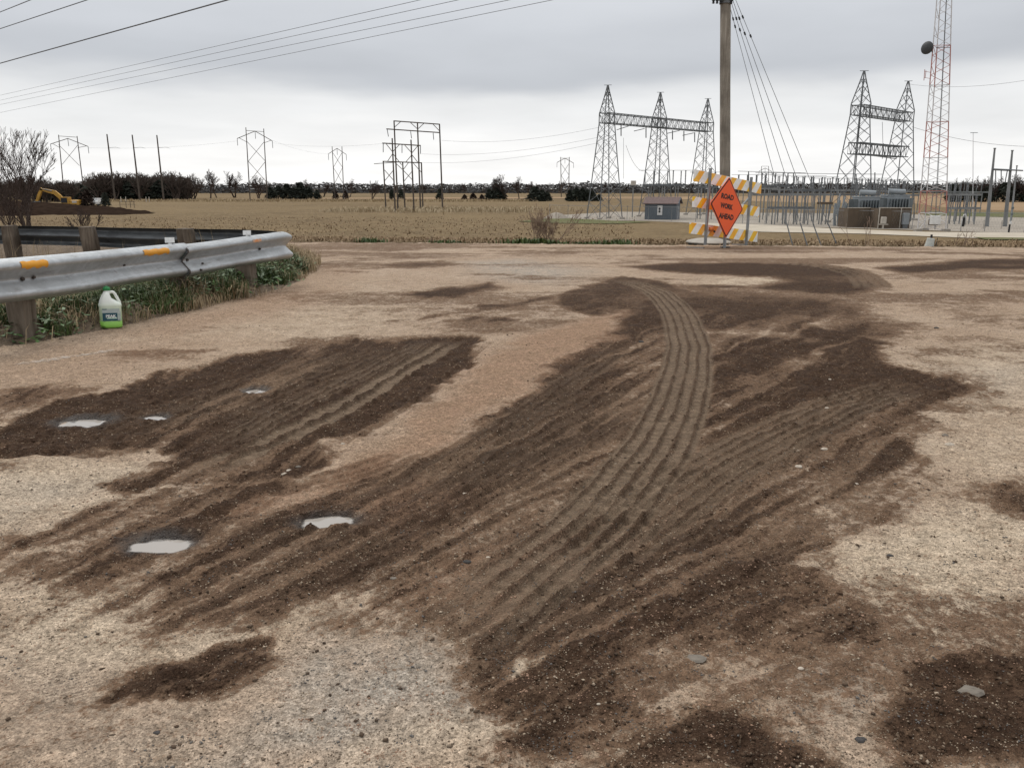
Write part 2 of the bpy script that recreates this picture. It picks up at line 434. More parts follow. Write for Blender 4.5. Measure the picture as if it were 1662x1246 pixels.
def m_road():
    m, nt, b = new_mat('gravel_and_mud')
    v = objvec(nt); L = nt.links
    A = N(nt, 'ShaderNodeAttribute', attribute_name='surf_a'); sa = N(nt, 'ShaderNodeSeparateColor'); L.new(A.outputs['Color'], sa.inputs[0])
    B = N(nt, 'ShaderNodeAttribute', attribute_name='surf_b'); sb = N(nt, 'ShaderNodeSeparateColor'); L.new(B.outputs['Color'], sb.inputs[0])
    mud, track, red = sa.outputs[0], sa.outputs[1], sa.outputs[2]
    pale, grey, wet = sb.outputs[0], sb.outputs[1], sb.outputs[2]
    nb = noise(nt, v, 0.9, 5, 0.6); nm = noise(nt, v, 6.0, 6, 0.65); nf = noise(nt, v, 34.0, 5, 0.7); nff = noise(nt, v, 120.0, 3, 0.7)
    st = voro(nt, v, 135.0); s1 = N(nt, 'ShaderNodeSeparateColor'); L.new(st, s1.inputs[0])
    st2 = voro(nt, v, 300.0); s2 = N(nt, 'ShaderNodeSeparateColor'); L.new(st2, s2.inputs[0])
    sd = voro(nt, v, 135.0, 'Distance')
    # dry gravel
    dry = mixc(nt, mrange(nt, nb, 0.35, 0.65), (0.330, 0.248, 0.182), (0.385, 0.302, 0.230))
    dry = mixc(nt, pale, dry, (0.465, 0.385, 0.295))
    dry = mixc(nt, red, dry, (0.275, 0.182, 0.124))
    gm = math_(nt, 'MULTIPLY', grey, mrange(nt, nm, 0.30, 0.62))
    dry = mixc(nt, gm, dry, (0.335, 0.320, 0.292))
    sand = mrange(nt, nm, 0.36, 0.66)
    dry = mixc(nt, math_(nt, 'MULTIPLY', sand, 0.38), dry, (0.225, 0.170, 0.118))
    # individual stones: light, brown and dark ones
    stone = mixc(nt, s1.outputs[0], (0.62, 0.60, 0.58), (1.35, 1.34, 1.32))
    stone2 = mixc(nt, s2.outputs[1], (0.72, 0.70, 0.68), (1.28, 1.27, 1.25))
    dry = mixc(nt, mrange(nt, nm, 0.3, 0.6, 0.45, 0.95), dry, stone, 'MULTIPLY')
    dry = mixc(nt, 0.8, dry, stone2, 'MULTIPLY')
    dk = mrange(nt, nf, 0.63, 0.72, 0, 0.75)
    dry = mixc(nt, dk, dry, (0.115, 0.085, 0.062))
    # mud: damp brown dirt first, then dark wet mud
    damp = mixc(nt, mrange(nt, nm, 0.30, 0.70), (0.105, 0.066, 0.042), (0.165, 0.108, 0.071))
    damp = mixc(nt, math_(nt, 'MULTIPLY', red, 0.75), damp, (0.185, 0.110, 0.070))
    damp = mixc(nt, 0.65, damp, stone2, 'MULTIPLY')
    dark = mixc(nt, mrange(nt, nm, 0.30, 0.70), (0.032, 0.0185, 0.0120), (0.062, 0.038, 0.0245))
    dark = mixc(nt, mrange(nt, nf, 0.50, 0.78, 0, 0.65), dark, (0.125, 0.080, 0.051))
    dark = mixc(nt, 0.7, dark, stone2, 'MULTIPLY')
    dark = mixc(nt, math_(nt, 'MULTIPLY', red, 0.5), dark, (0.095, 0.055, 0.037))
    smoothm = mixc(nt, mrange(nt, nm, 0.3, 0.7), (0.125, 0.090, 0.061), (0.178, 0.131, 0.092))
    smoothm = mixc(nt, 0.45, smoothm, stone2, 'MULTIPLY')
    pb = math_(nt, 'MULTIPLY', math_(nt, 'GREATER_THAN', s1.outputs[2], 0.975), mrange(nt, nm, 0.42, 0.62, 0.05, 0.75))
    edge = math_(nt, 'ADD', mud, math_(nt, 'MULTIPLY', math_(nt, 'SUBTRACT', nf, 0.5), 1.15))
    edge = math_(nt, 'ADD', edge, math_(nt, 'MULTIPLY', math_(nt, 'SUBTRACT', s1.outputs[0], 0.5), 0.16))
    edge = math_(nt, 'ADD', edge, math_(nt, 'MULTIPLY', math_(nt, 'SUBTRACT', nm, 0.5), 0.75))
    edge = math_(nt, 'ADD', edge, math_(nt, 'MULTIPLY', math_(nt, 'SUBTRACT', noise(nt, v, 62.0, 4, 0.8), 0.5), 0.9))
    f1 = mrange(nt, edge, 0.12, 0.44, smooth=True); f2 = mrange(nt, edge, 0.48, 0.86, smooth=True)
    c = mixc(nt, f1, dry, damp)
    c = mixc(nt, f2, c, dark)
    c = mixc(nt, math_(nt, 'MULTIPLY', track, 0.88), c, smoothm)
    c = mixc(nt, math_(nt, 'MULTIPLY', pb, f1), c, (0.27, 0.205, 0.145))
    grain = noise(nt, v, 62.0, 4, 0.8); grain2 = noise(nt, v, 21.0, 4, 0.75)
    gv = math_(nt, 'MULTIPLY', mrange(nt, grain, 0.33, 0.67, 0.70, 1.32), mrange(nt, grain2, 0.33, 0.67, 0.80, 1.21))
    gcol = N(nt, 'ShaderNodeCombineColor')
    for i_ in range(3): L.new(gv, gcol.inputs[i_])
    c = mixc(nt, 1.0, c, gcol.outputs[0], 'MULTIPLY')
    c = mixc(nt, wet, c, (0.030, 0.026, 0.023))
    L.new(c, b.inputs['Base Color'])
    r = mrange(nt, nm, 0.3, 0.7, 0.72, 0.95)
    r = math_(nt, 'SUBTRACT', r, math_(nt, 'MULTIPLY', wet, 0.5))
    L.new(r, b.inputs['Roughness'])
    b.inputs['Specular IOR Level'].default_value = 0.05
    L.new(math_(nt, 'ADD', 0.05, math_(nt, 'MULTIPLY', wet, 0.20)), b.inputs['Specular IOR Level'])
    rough_amt = math_(nt, 'SUBTRACT', 1.0, math_(nt, 'MULTIPLY', track, 0.6))
    h1 = math_(nt, 'MULTIPLY', nf, rough_amt)
    n1 = bump(nt, h1, 0.75, 0.022, None)
    n2 = bump(nt, sd, 0.7, 0.006, None, n1)
    bump(nt, nff, 0.45, 0.005, b, n2)
    return m
M_road = m_road()

def m_field(k=1.0, dk=1.0):
    m, nt, b = new_mat('harvested_field')
    v = objvec(nt); L = nt.links
    nb = noise(nt, v, 0.014, 4, 0.5); nm = noise(nt, v, 0.22 * k, 6, 0.7); nf = noise(nt, v, 1.5 * k, 6, 0.7)
    c = mixc(nt, mrange(nt, nm, 0.36, 0.64), (0.165, 0.118, 0.066), (0.085, 0.060, 0.034))
    c = mixc(nt, mrange(nt, nf, 0.45, 0.70), c, (0.27, 0.20, 0.115))
    c = mixc(nt, mrange(nt, nb, 0.42, 0.62, 0, 0.5), c, (0.20, 0.147, 0.082))
    L.new(c, b.inputs['Base Color'])
    b.inputs['Roughness'].default_value = 0.95; b.inputs['Specular IOR Level'].default_value = 0.05
    bump(nt, nf, 1.0, 0.25, b)
    return m
M_field = m_field()
M_fedge = m_field(6.0)
def m_verge():
    m, nt, b = new_mat('verge_soil')
    v = objvec(nt); L = nt.links
    nm = noise(nt, v, 4.0, 6, 0.7); nf = noise(nt, v, 30.0, 5, 0.7)
    c = mixc(nt, mrange(nt, nm, 0.35, 0.65), (0.105, 0.072, 0.045), (0.175, 0.125, 0.08))
    c = mixc(nt, mrange(nt, nf, 0.5, 0.7), c, (0.055, 0.045, 0.028))
    L.new(c, b.inputs['Base Color']); b.inputs['Roughness'].default_value = 0.95
    bump(nt, nf, 1.0, 0.03, b)
    return m
M_verge = m_verge()
M_pad = simple('pale_gravel_pad', (0.33, 0.295, 0.25), (0.235, 0.205, 0.17), 0.35, 0.95, spec=0.1)
M_drive = simple('cream_gravel_drive', (0.46, 0.41, 0.335), (0.36, 0.315, 0.25), 0.3, 0.95, spec=0.1)
M_greenstrip = simple('green_strip', (0.085, 0.105, 0.035), (0.13, 0.11, 0.06), 0.4, 0.95, spec=0.1)
def m_water():
    m, nt, b = new_mat('muddy_water')
    v = objvec(nt)
    n = noise(nt, v, 5.0, 3)
    nt.links.new(mixc(nt, n, (0.27, 0.245, 0.215), (0.32, 0.29, 0.26)), b.inputs['Base Color'])
    A = N(nt, 'ShaderNodeAttribute', attribute_name='depth'); sa = N(nt, 'ShaderNodeSeparateColor'); nt.links.new(A.outputs['Color'], sa.inputs[0])
    nt.links.new(mrange(nt, sa.outputs[0], 0.05, 0.85, 0.10, 1.0, smooth=True), b.inputs['Alpha'])
    b.inputs['Roughness'].default_value = 0.03
    b.inputs['IOR'].default_value = 1.33
    b.inputs['Specular IOR Level'].default_value = 1.0
    return m
M_water = m_water()

# ------------------------------------------------------------------ ground
EA, EB = G(500, 393), G(1662, 402)
ESL = (EB.y - EA.y) / (EB.x - EA.x)
def edge_e(x, y):
    return (y - (EA.y + ESL * (x - EA.x))) / math.sqrt(1 + ESL * ESL)
SLOPE = 0.060
def terrain(x, y):
    e = edge_e(x, y)
    drop = np.clip(e, 0, -ZF / SLOPE) * SLOPE
    return -drop
X0, X1, Y0, Y1 = -16.0, 18.0, -3.0, 26.0
def graded(lo, hi, c0, c1, fine, grow, mx):
    out = list(np.arange(c0, c1, fine)); p, st = out[-1], fine
    while p < hi:
        st = min(mx, st * (1 + grow)); p += st; out.append(min(p, hi))
    p, st, l = c0, fine, []
    while p > lo:
        st = min(mx, st * (1 + grow)); p -= st; l.append(max(p, lo))
    return np.array(l[::-1] + out)
gx = graded(X0, X1, -2.1, 2.1, 0.0105, 0.009, 0.08)
ys = [Y0]
while ys[-1] < Y1:
    y = ys[-1]
    ys.append(y + (0.12 if y < 0.7 else max(0.0075, min(0.25, y * y / 1250.0))))
gy = np.array(ys); gy[-1] = Y1
NX, NY = len(gx), len(gy)
XX, YY = np.meshgrid(gx, gy)
PX, PY = XX.ravel().astype(np.float32), YY.ravel().astype(np.float32)
P2 = np.stack([PX, PY], 1)
wx = (fbm(PX * 2.3, PY * 2.3, 4, 3) - 0.5); wy = (fbm(PX * 2.3, PY * 2.3, 4, 31) - 0.5)
wx2 = (fbm(PX * 9, PY * 9, 3, 5) - 0.5); wy2 = (fbm(PX * 9, PY * 9, 3, 6) - 0.5)
PW = P2 + np.stack([wx, wy], 1) * 0.34 + np.stack([wx2, wy2], 1) * 0.10
def gpoly(px):
    return np.array([[G(*p).x, G(*p).y] for p in px], dtype=np.float32)
mud = np.zeros(len(PX), np.float32)
def blob(px, strength=1.0, soft=0.12, warp=True, arr=None, op='max', k=1.35):
    arr = mud if arr is None else arr
    soft = soft * k
    poly = gpoly(px)
    pad = soft + 0.45
    m = (PX > poly[:, 0].min() - pad) & (PX < poly[:, 0].max() + pad) & (PY > poly[:, 1].min() - pad) & (PY < poly[:, 1].max() + pad)
    if not m.any(): return
    d = sdf_poly((PW if warp else P2)[m], poly)
    f = strength * sstep(soft, -soft, d)
    if op == 'max': arr[m] = np.maximum(arr[m], f)
    else:
        arr[m] = arr[m] * (1 - f)
        if arr is mud: cover[m] = cover[m] * (1 - f)
# --- dark mud spread over the junction
blob([(-60, 705), (0, 690), (60, 655), (150, 640), (215, 630), (250, 612), (330, 590), (400, 574), (500, 557), (600, 549), (700, 543), (790, 546),
      (765, 588), (700, 640), (600, 690), (520, 742), (430, 775), (330, 790), (230, 790), (150, 778), (230, 752), (300, 735), (250, 712), (150, 715), (80, 735), (-60, 748)], 1.0, 0.07, k=1.0)
blob([(10, 890), (90, 852), (200, 815), (300, 785), (430, 770), (560, 772), (640, 760), (720, 722), (800, 668), (860, 615), (890, 585), (950, 548), (1015, 520),
      (930, 502), (905, 484), (950, 462), (1010, 448), (1060, 455), (1150, 476), (1250, 492), (1340, 530), (1430, 560), (1455, 595), (1560, 622), (1540, 665), (1500, 700),
      (1512, 742), (1480, 780), (1400, 800), (1345, 832), (1330, 862), (1368, 920), (1390, 980), (1440, 1035), (1435, 1062), (1300, 1075), (1180, 1062),
      (1120, 1092), (1100, 1150), (1010, 1165), (900, 1188), (830, 1176), (800, 1120), (790, 1072), (720, 1060), (640, 1022), (580, 985), (520, 990),
      (450, 1000), (370, 985), (330, 1000), (240, 1018), (190, 985), (240, 945), (180, 950), (60, 948), (25, 925)], 0.80, 0.09)
cover = mud.copy()
for pl_, st_ in (([(1150, 560), (1250, 545), (1400, 570), (1450, 600), (1380, 650), (1300, 690), (1200, 720), (1120, 765), (1100, 740), (1150, 650)], 0.98),
                 ([(260, 990), (400, 950), (560, 900), (700, 860), (840, 830), (930, 790), (900, 850), (760, 900), (620, 945), (480, 985), (330, 1012)], 0.92),
                 ([(800, 1080), (960, 1050), (1010, 980), (1080, 900), (1120, 930), (1080, 1050), (1000, 1100), (960, 1160), (880, 1185), (820, 1160)], 0.96),
                 ([(920, 600), (1000, 570), (1060, 548), (1150, 550), (1060, 580), (1000, 610), (930, 640)], 0.88),
                 ([(30, 892), (150, 832), (320, 800), (480, 800), (600, 832), (560, 882), (400, 905), (200, 930), (60, 935)], 0.88),
                 ([(700, 800), (800, 740), (900, 690), (960, 660), (900, 730), (800, 790), (700, 850)], 0.80),
                 ([(1200, 800), (1330, 740), (1430, 690), (1380, 740), (1280, 800), (1200, 850)], 0.90),
                 ([(560, 1020), (640, 1000), (760, 1010), (720, 1050), (640, 1050)], 0.75),
                 ([(790, 1090), (1000, 1060), (1080, 1000), (1150, 1040), (1120, 1140), (1050, 1200), (1000, 1262), (840, 1262), (810, 1185)], 0.82),
                 ([(900, 480), (960, 460), (1030, 455), (1030, 500), (960, 505)], 0.85)):
    blob(pl_, st_, 0.10)
blob([(120, 1138), (180, 1100), (260, 1060), (330, 1043), (400, 1033), (440, 1048), (430, 1070), (485, 1085), (525, 1108), (450, 1152), (330, 1156), (240, 1142), (160, 1146)], 0.98, 0.05, k=1.0)
blob([(1700, 1030), (1600, 1052), (1560, 1085), (1490, 1105), (1500, 1150), (1450, 1190), (1400, 1250), (1700, 1260)], 0.85, 0.07)
blob([(1570, 822), (1662, 856), (1720, 860), (1720, 790), (1600, 795)], 0.8, 0.10)
blob([(810, 1250), (900, 1214), (960, 1204), (1050, 1186), (1110, 1165), (1200, 1190), (1280, 1260)], 0.95, 0.08)
blob([(1020, 432), (1100, 428), (1200, 426), (1330, 428), (1400, 440), (1432, 470), (1380, 482), (1300, 476), (1200, 470), (1110, 466), (1250, 455), (1180, 447), (1060, 440)], 0.95, 0.22)
blob([(1420, 433), (1500, 428), (1580, 420), (1720, 419), (1720, 437), (1560, 436), (1480, 443)], 1.0, 0.22)
blob([(1100, 462), (1200, 470), (1340, 480), (1400, 486), (1390, 520), (1300, 522), (1200, 520), (1130, 500)], 0.72, 0.35)
blob([(1280, 535), (1400, 520), (1470, 525), (1440, 545), (1330, 556)], 0.6, 0.30)
blob([(1490, 490), (1600, 478), (1650, 480), (1560, 510)], 0.45, 0.35)
blob([(1480, 600), (1560, 610), (1600, 640), (1520, 640)], 0.5, 0.2)
blob([(650, 478), (700, 471), (790, 459), (810, 466), (740, 482), (690, 486)], 0.95, 0.16)
blob([(610, 521), (720, 509), (770, 498), (900, 479), (905, 486), (790, 504), (720, 515)], 0.80, 0.09)
blob([(690, 524), (800, 514), (850, 522), (730, 529)], 0.75, 0.10)
blob([(590, 431), (690, 425), (750, 428), (660, 436)], 0.62, 0.22)
blob([(820, 412), (900, 406), (1000, 407), (900, 416)], 0.4, 0.3)
blob([(-60, 640), (60, 625), (150, 632), (60, 660), (-60, 690)], 0.45, 0.18)
blob([(-60, 1010), (60, 990), (160, 950), (240, 920), (320, 930), (150, 1000), (0, 1050), (-60, 1060)], 0.50, 0.14)
blob([(560, 1035), (700, 1020), (820, 1045), (800, 1075), (680, 1070)], 0.55, 0.12)
blob([(1000, 1030), (1150, 1080), (1350, 1090), (1450, 1070), (1400, 1130), (1150, 1190), (1050, 1180)], 0.58, 0.2)
blob([(1380, 700), (1500, 690), (1480, 790), (1380, 870), (1280, 860)], 0.62, 0.18)
blob([(1340, 780), (1420, 760), (1480, 790), (1340, 880), (1290, 860)], 0.5, 0.16)
# --- gaps of dry gravel inside the mud
blob([(-60, 760), (90, 748), (160, 738), (280, 745), (330, 752), (250, 772), (150, 778), (250, 800), (150, 835), (40, 875), (-60, 890)], 0.9, 0.10, op='cut')
blob([(880, 1090), (900, 1066), (950, 1068), (945, 1085), (905, 1102)], 0.95, 0.035, op='cut')
blob([(1080, 545), (1160, 533), (1290, 540), (1300, 552), (1160, 548)], 0.55, 0.12, op='cut')
blob([(40, 905), (140, 880), (160, 886), (60, 915)], 0.8, 0.03, op='cut')
blob([(1140, 455), (1240, 448), (1290, 458), (1210, 468)], 0.85, 0.2, op='cut')
blob([(1300, 905), (1500, 850), (1500, 1000), (1400, 990)], 0.35, 0.15, op='cut')
# patchiness, and streaks drawn out along the way the wheels went
pat = fbm(PX * 1.5, PY * 1.5, 5, 77); patf = fbm(PX * 7, PY * 7, 4, 99)
fth = np.arctan2(PX + 2.3, PY + 0.4); fr = np.hypot(PX + 2.3, PY + 0.4)
fth = fth + wx * 0.03
strk = fbm(fth * 34, fr * 0.55, 4, 301, 0.6); strk2 = fbm(fth * 11, fr * 0.40, 3, 331)
infan = sstep(9.0, 6.0, PY)
strk3 = fbm(fth * 105, fr * 0.9, 3, 361)
lines = sstep(0.40, 0.58, strk3); lines2 = sstep(0.44, 0.60, strk)
st_mod = (0.30 * (lines - 0.5) + 0.22 * (lines2 - 0.5) + 0.35 * (strk - 0.5) + 0.75 * (strk2 - 0.5) + 0.15 * (strk3 - 0.5)) * infan
far_s = (fbm(PX * 0.35, PY * 1.6, 5, 345) - 0.5) * (1 - infan)
mud = np.clip(mud * (0.66 + 0.72 * pat + 1.30 * st_mod + 0.7 * far_s) + 0.25 * (patf - 0.5) * (mud > 0.05), 0, 1)
mud = np.maximum(mud, cover * np.clip(0.40 + 0.50 * pat + 0.25 * (lines - 0.5) * infan + 0.3 * (patf - 0.5), 0, 0.72))
amb = sstep(0.50, 0.74, fbm(PX * 0.9 + 9, PY * 1.7, 5, 123)) * 0.42
amb2 = sstep(0.47, 0.70, fbm(PX * 0.22 + 3, PY * 1.1, 5, 128)) * 0.40 * sstep(5.5, 8.5, PY)
mud = np.maximum(mud, np.maximum(amb, amb2))
red = np.zeros_like(mud); pale = np.zeros_like(mud); grey = np.zeros_like(mud); wet = np.zeros_like(mud); track = np.zeros_like(mud)
R1 = [(400, 830), (520, 755), (640, 690), (720, 640), (770, 590), (830, 552), (960, 520), (1030, 505), (1000, 545), (950, 560), (890, 600), (830, 640), (780, 680), (700, 735), (600, 775), (500, 810)]
blob(R1, 1.0, 0.10, arr=red); blob(R1, 0.80, 0.10, op='cut')
blob([(560, 820), (640, 790), (760, 800), (640, 880), (560, 870)], 0.8, 0.12, arr=red)
blob([(760, 900), (950, 860), (900, 950), (740, 990), (700, 950)], 0.6, 0.14, arr=red)
blob([(0, 590), (150, 560), (400, 540), (420, 560), (200, 620), (0, 660)], 0.40, 0.3, arr=red)
blob([(200, 540), (400, 485), (520, 430), (590, 440), (570, 470), (420, 520), (250, 560)], 0.55, 0.2, arr=red)
blob([(480, 425), (560, 430), (590, 455), (540, 480), (470, 490)], 0.7, 0.3, arr=pale)
blob([(250, 550), (500, 500), (700, 470), (640, 530), (500, 555), (300, 590)], 0.45, 0.35, arr=pale)
blob([(-60, 755), (90, 745), (260, 755), (150, 800), (250, 800), (100, 850), (-60, 890)], 0.75, 0.15, arr=pale)
blob([(60, 950), (220, 930), (240, 1010), (500, 1000), (580, 990), (480, 1030), (200, 1060), (0, 1090), (-60, 1060)], 0.85, 0.12, arr=pale)
blob([(1370, 905), (1450, 850), (1570, 832), (1720, 865), (1720, 1010), (1500, 1045), (1430, 1015), (1395, 970)], 0.95, 0.12, arr=pale)
blob([(1470, 592), (1560, 560), (1720, 555), (1720, 790), (1620, 780), (1530, 740), (1560, 650)], 0.6, 0.3, arr=pale)
blob([(640, 1246), (730, 1190), (860, 1195), (920, 1200), (820, 1246)], 0.9, 0.10, arr=pale)
blob([(640, 1250), (730, 1185), (850, 1190), (910, 1203), (820, 1250)], 0.8, 0.06, op='cut')
blob([(1140, 455), (1240, 446), (1300, 458), (1210, 468)], 0.8, 0.25, arr=pale)
blob([(860, 1092), (905, 1058), (955, 1068), (945, 1088), (905, 1105)], 1.0, 0.05, arr=pale)
blob([(560, 1060), (700, 1065), (800, 1090), (810, 1170), (720, 1200), (600, 1260), (380, 1260), (420, 1180)], 0.95, 0.16, arr=grey)
blob([(-60, 1090), (150, 1060), (120, 1160), (300, 1170), (400, 1260), (-60, 1260)], 0.45, 0.2, arr=grey)
blob([(750, 425), (850, 420), (960, 440), (900, 460), (800, 455)], 0.9, 0.4, arr=grey)
blob([(0, 780), (140, 775), (160, 800), (40, 850)], 0.6, 0.15, arr=grey)
blob([(1300, 1110), (1420, 1100), (1430, 1160), (1330, 1190)], 0.6, 0.1, arr=grey)
blob([(1560, 600), (1662, 590), (1662, 640), (1590, 640)], 0.5, 0.25, arr=grey)
# --- relief
Z = terrain(PX, PY).astype(np.float32)
onroad = edge_e(PX, PY) < 0
clump = fbm(PX * 15, PY * 15, 4, 201, 0.6); lump = fbm(PX * 2.0, PY * 2.0, 3, 57)
near_w = np.clip(1.25 - PY / 14.0, 0.25, 1.0)
rough_amp = 0.006 + 0.020 * mud
# --- tyre tracks: (centreline, half width, ribs, strength, depth)
def tyre(px, halfw, ribs, strength, depth, light=1.0, fade=0.5):
    L = catmull(gpoly(px), 8)
    pad = halfw + 0.15
    m = (PX > L[:, 0].min() - pad) & (PX < L[:, 0].max() + pad) & (PY > L[:, 1].min() - pad) & (PY < L[:, 1].max() + pad)
    sd, sl, run = line_dist(P2[m] + np.stack([wx[m], wy[m]], 1) * 0.03, L)
    win = sstep(halfw * 1.08, halfw * 0.90, np.abs(sd)) * sstep(0, fade, sl) * sstep(run, run - fade, sl)
    win = win * (0.72 + 0.6 * fbm(PX[m] * 3, PY[m] * 3, 3, 401))
    win = np.clip(win, 0, 1) * strength
    ph = (sd / (2 * halfw)) * ribs
    rib = np.abs(((ph % 1.0) - 0.5) * 2)            # 1 at a groove between ribs, 0 at a rib's middle
    groove = sstep(0.64, 0.90, rib + 0.45 * (patf[m] - 0.5))
    lug = 0.5 + 0.5 * np.sin(sl * 2 * math.pi / 0.075 + np.floor(ph) * 1.9)
    track[m] = np.clip(np.maximum(track[m] * (1 - win), win * light * (1 - 0.85 * groove) * (1 - 0.22 * lug)), 0, 1)
    rough_amp[m] *= (1 - 0.78 * win * (1 - groove))
    Z[m] += win * (-depth * 0.5 * (1 - groove) + depth * 0.75 * groove - 0.0050 * lug * (1 - groove) * sstep(0.35, 0.65, fbm(PX[m] * 5, PY[m] * 5, 2, 433)))
    mud[m] = np.maximum(mud[m], win * 0.82)
tyre([(745, 546), (660, 592), (570, 646), (470, 695), (360, 752), (290, 785)], 0.11, 2, 1.0, 0.014, 1.0)
tyre([(640, 552), (560, 588), (470, 622), (390, 655), (300, 690)], 0.16, 4, 0.6, 0.016, 0.45)
tyre([(540, 566), (440, 600), (330, 640), (200, 690), (80, 715)], 0.16, 4, 0.45, 0.014, 0.4)
tyre([(1020, 618), (930, 668), (830, 726), (720, 790), (610, 850), (480, 915), (350, 965)], 0.24, 6, 0.55, 0.015, 0.42)
tyre([(960, 740), (850, 800), (740, 850), (620, 905), (500, 955), (380, 1000)], 0.20, 6, 0.45, 0.012, 0.30)
tyre([(1080, 620), (990, 680), (900, 740), (800, 800), (690, 850)], 0.14, 4, 0.50, 0.013, 0.5)
tyre([(720, 722), (620, 760), (510, 792), (420, 822)], 0.15, 5, 0.6, 0.014, 0.4)
tyre([(800, 548), (740, 592), (670, 645), (580, 700), (500, 748)], 0.05, 1, 0.5, 0.018, 0.1)
tyre([(1250, 425), (1340, 432), (1395, 446), (1420, 470)], 0.22, 4, 0.7, 0.02, 0.8)
tyre([(1060, 800), (1000, 880), (930, 950), (860, 1010), (780, 1070)], 0.17, 5, 0.6, 0.016, 0.4)
tyre([(1320, 790), (1250, 850), (1180, 920), (1120, 1000)], 0.15, 4, 0.35, 0.010, 0.3)
for px_l, hw_, rb_, st_, lt_ in (([(700, 545), (600, 592), (500, 640), (400, 690), (320, 728)], 0.10, 3, 0.75, 0.7), ([(600, 556), (500, 592), (400, 628), (300, 664), (180, 700)], 0.12, 4, 0.6, 0.55),
                                  ([(1010, 560), (940, 610), (860, 665), (770, 730), (680, 790), (560, 850)], 0.12, 4, 0.55, 0.55), ([(900, 830), (780, 880), (650, 930), (520, 975)], 0.14, 5, 0.5, 0.4),
                                  ([(1440, 640), (1350, 690), (1260, 745), (1170, 800), (1080, 870), (1000, 950)], 0.10, 3, 0.6, 0.5), ([(1480, 700), (1400, 770), (1330, 840), (1250, 930)], 0.12, 4, 0.35, 0.3),
                                  ([(980, 880), (900, 960), (820, 1040), (760, 1100)], 0.12, 4, 0.5, 0.4), ([(560, 880), (430, 930), (300, 965), (180, 990)], 0.12, 4, 0.45, 0.35),
                                  ([(640, 800), (520, 830), (400, 855), (300, 880)], 0.12, 4, 0.4, 0.35)):
    tyre(px_l, hw_, rb_, st_, 0.009, lt_)
tyre([(1500, 622), (1420, 640), (1330, 676), (1230, 722), (1130, 780), (1050, 830), (970, 890), (900, 950)], 0.17, 6, 0.85, 0.010, 0.75)
tyre([(1000, 452), (1060, 470), (1098, 505), (1114, 545), (1117, 585), (1104, 640), (1075, 710), (1030, 775), (960, 850), (880, 915), (800, 985), (715, 1065), (650, 1130)], 0.165, 5, 1.0, 0.0085, 1.0, 0.8)
Z += ((strk3 - 0.5) * 0.012 + (strk - 0.5) * 0.008) * infan * mud * (1 - 0.8 * track)
Z += np.where(onroad, ((clump - 0.5) * rough_amp * 2.4 + (lump - 0.5) * 0.03) * near_w, (clump - 0.5) * 0.05)
# sunken left mud below the broken edge of the old surface
sunk = np.zeros_like(mud)
blob([(-60, 705), (0, 690), (60, 655), (150, 640), (215, 630), (250, 612), (330, 590), (400, 574), (500, 557), (600, 549), (700, 543), (790, 546), (765, 600), (600, 700), (300, 740), (0, 740)], 1.0, 0.05, arr=sunk)
Z -= 0.022 * sunk
# --- puddles: hollows in the ground (centre px, half width px, half depth px)
PUD = [(266, 880, 56, 15, 'wide shallow puddle with mud islets, nearest the camera at left'), (531, 843, 50, 11, 'clear oval puddle right of the islet puddle'),
       (136, 677, 50, 8, 'narrow puddle below the jug in the dark mud'), (252, 668, 22, 4, 'tiny puddle just right of the narrow one'), (410, 624, 22, 4, 'small puddle far up the left mud')]
puds = []
for (cx_, cy_, hw, hh, lab) in PUD:
    hw *= 0.74; hh *= 0.80
    c = G(cx_, cy_); ax = (G(cx_ + hw, cy_) - G(cx_ - hw, cy_)).x / 2; ay = (G(cx_, cy_ - hh) - G(cx_, cy_ + hh)).y / 2
    ay = max(ay, 0.045)
    m = (np.abs(PX - c.x) < ax * 2.6) & (np.abs(PY - c.y) < ay * 2.8)
    q = np.sqrt(((PX[m] - c.x + wx[m] * ax * 1.1) / ax) ** 2 + ((PY[m] - c.y + wy[m] * ay * 1.3) / ay) ** 2)
    k = sstep(1.7, 0.5, q)
    base = float(np.median(Z[m]))
    rest = Z[m] - base
    Z[m] = base + rest * (1 - 0.6 * k) - 0.030 * k + 0.026 * k * (patf[m] - 0.5) + 0.016 * k * (clump[m] - 0.5)
    wet[m] = np.maximum(wet[m], 0.80 * sstep(2.0, 0.9, q))
    mud[m] = np.maximum(mud[m], 0.8 * k)
    puds.append((c, ax, ay, base - 0.0145, lab))
# --- verge polygon (left of the road edge, both sides of the guardrail)
VERGE = [(-400, 650), (-150, 602), (0, 565), (60, 556), (100, 549), (200, 527), (300, 506), (350, 493), (420, 480), (470, 462), (505, 442), (514, 428), (500, 416), (478, 408), (440, 401), (380, 397), (250, 394), (100, 392), (-80, 391), (-400, 390)]
vpoly = gpoly(VERGE)
vd = sdf_poly(P2 + np.stack([wx, wy], 1) * 0.22, vpoly)
Z += np.where(vd < 0, 0.11 * sstep(0.0, 0.45, -vd) + 0.035 * (clump - 0.5), 0)
drop2 = sstep(0.7, 3.0, -vd) * (vd < 0)
Z -= 0.32 * drop2
ZG = Z.reshape(NY, NX)
def ground_z(x, y):
    i = int(np.clip(np.searchsorted(gx, x) - 1, 0, NX - 2)); j = int(np.clip(np.searchsorted(gy, y) - 1, 0, NY - 2))
    if not (X0 < x < X1 and Y0 < y < Y1): return float(terrain(x, y))
    a = (x - gx[i]) / (gx[i + 1] - gx[i]); b_ = (y - gy[j]) / (gy[j + 1] - gy[j])
    return float((ZG[j, i] * (1 - a) + ZG[j, i + 1] * a) * (1 - b_) + (ZG[j + 1, i] * (1 - a) + ZG[j + 1, i + 1] * a) * b_)
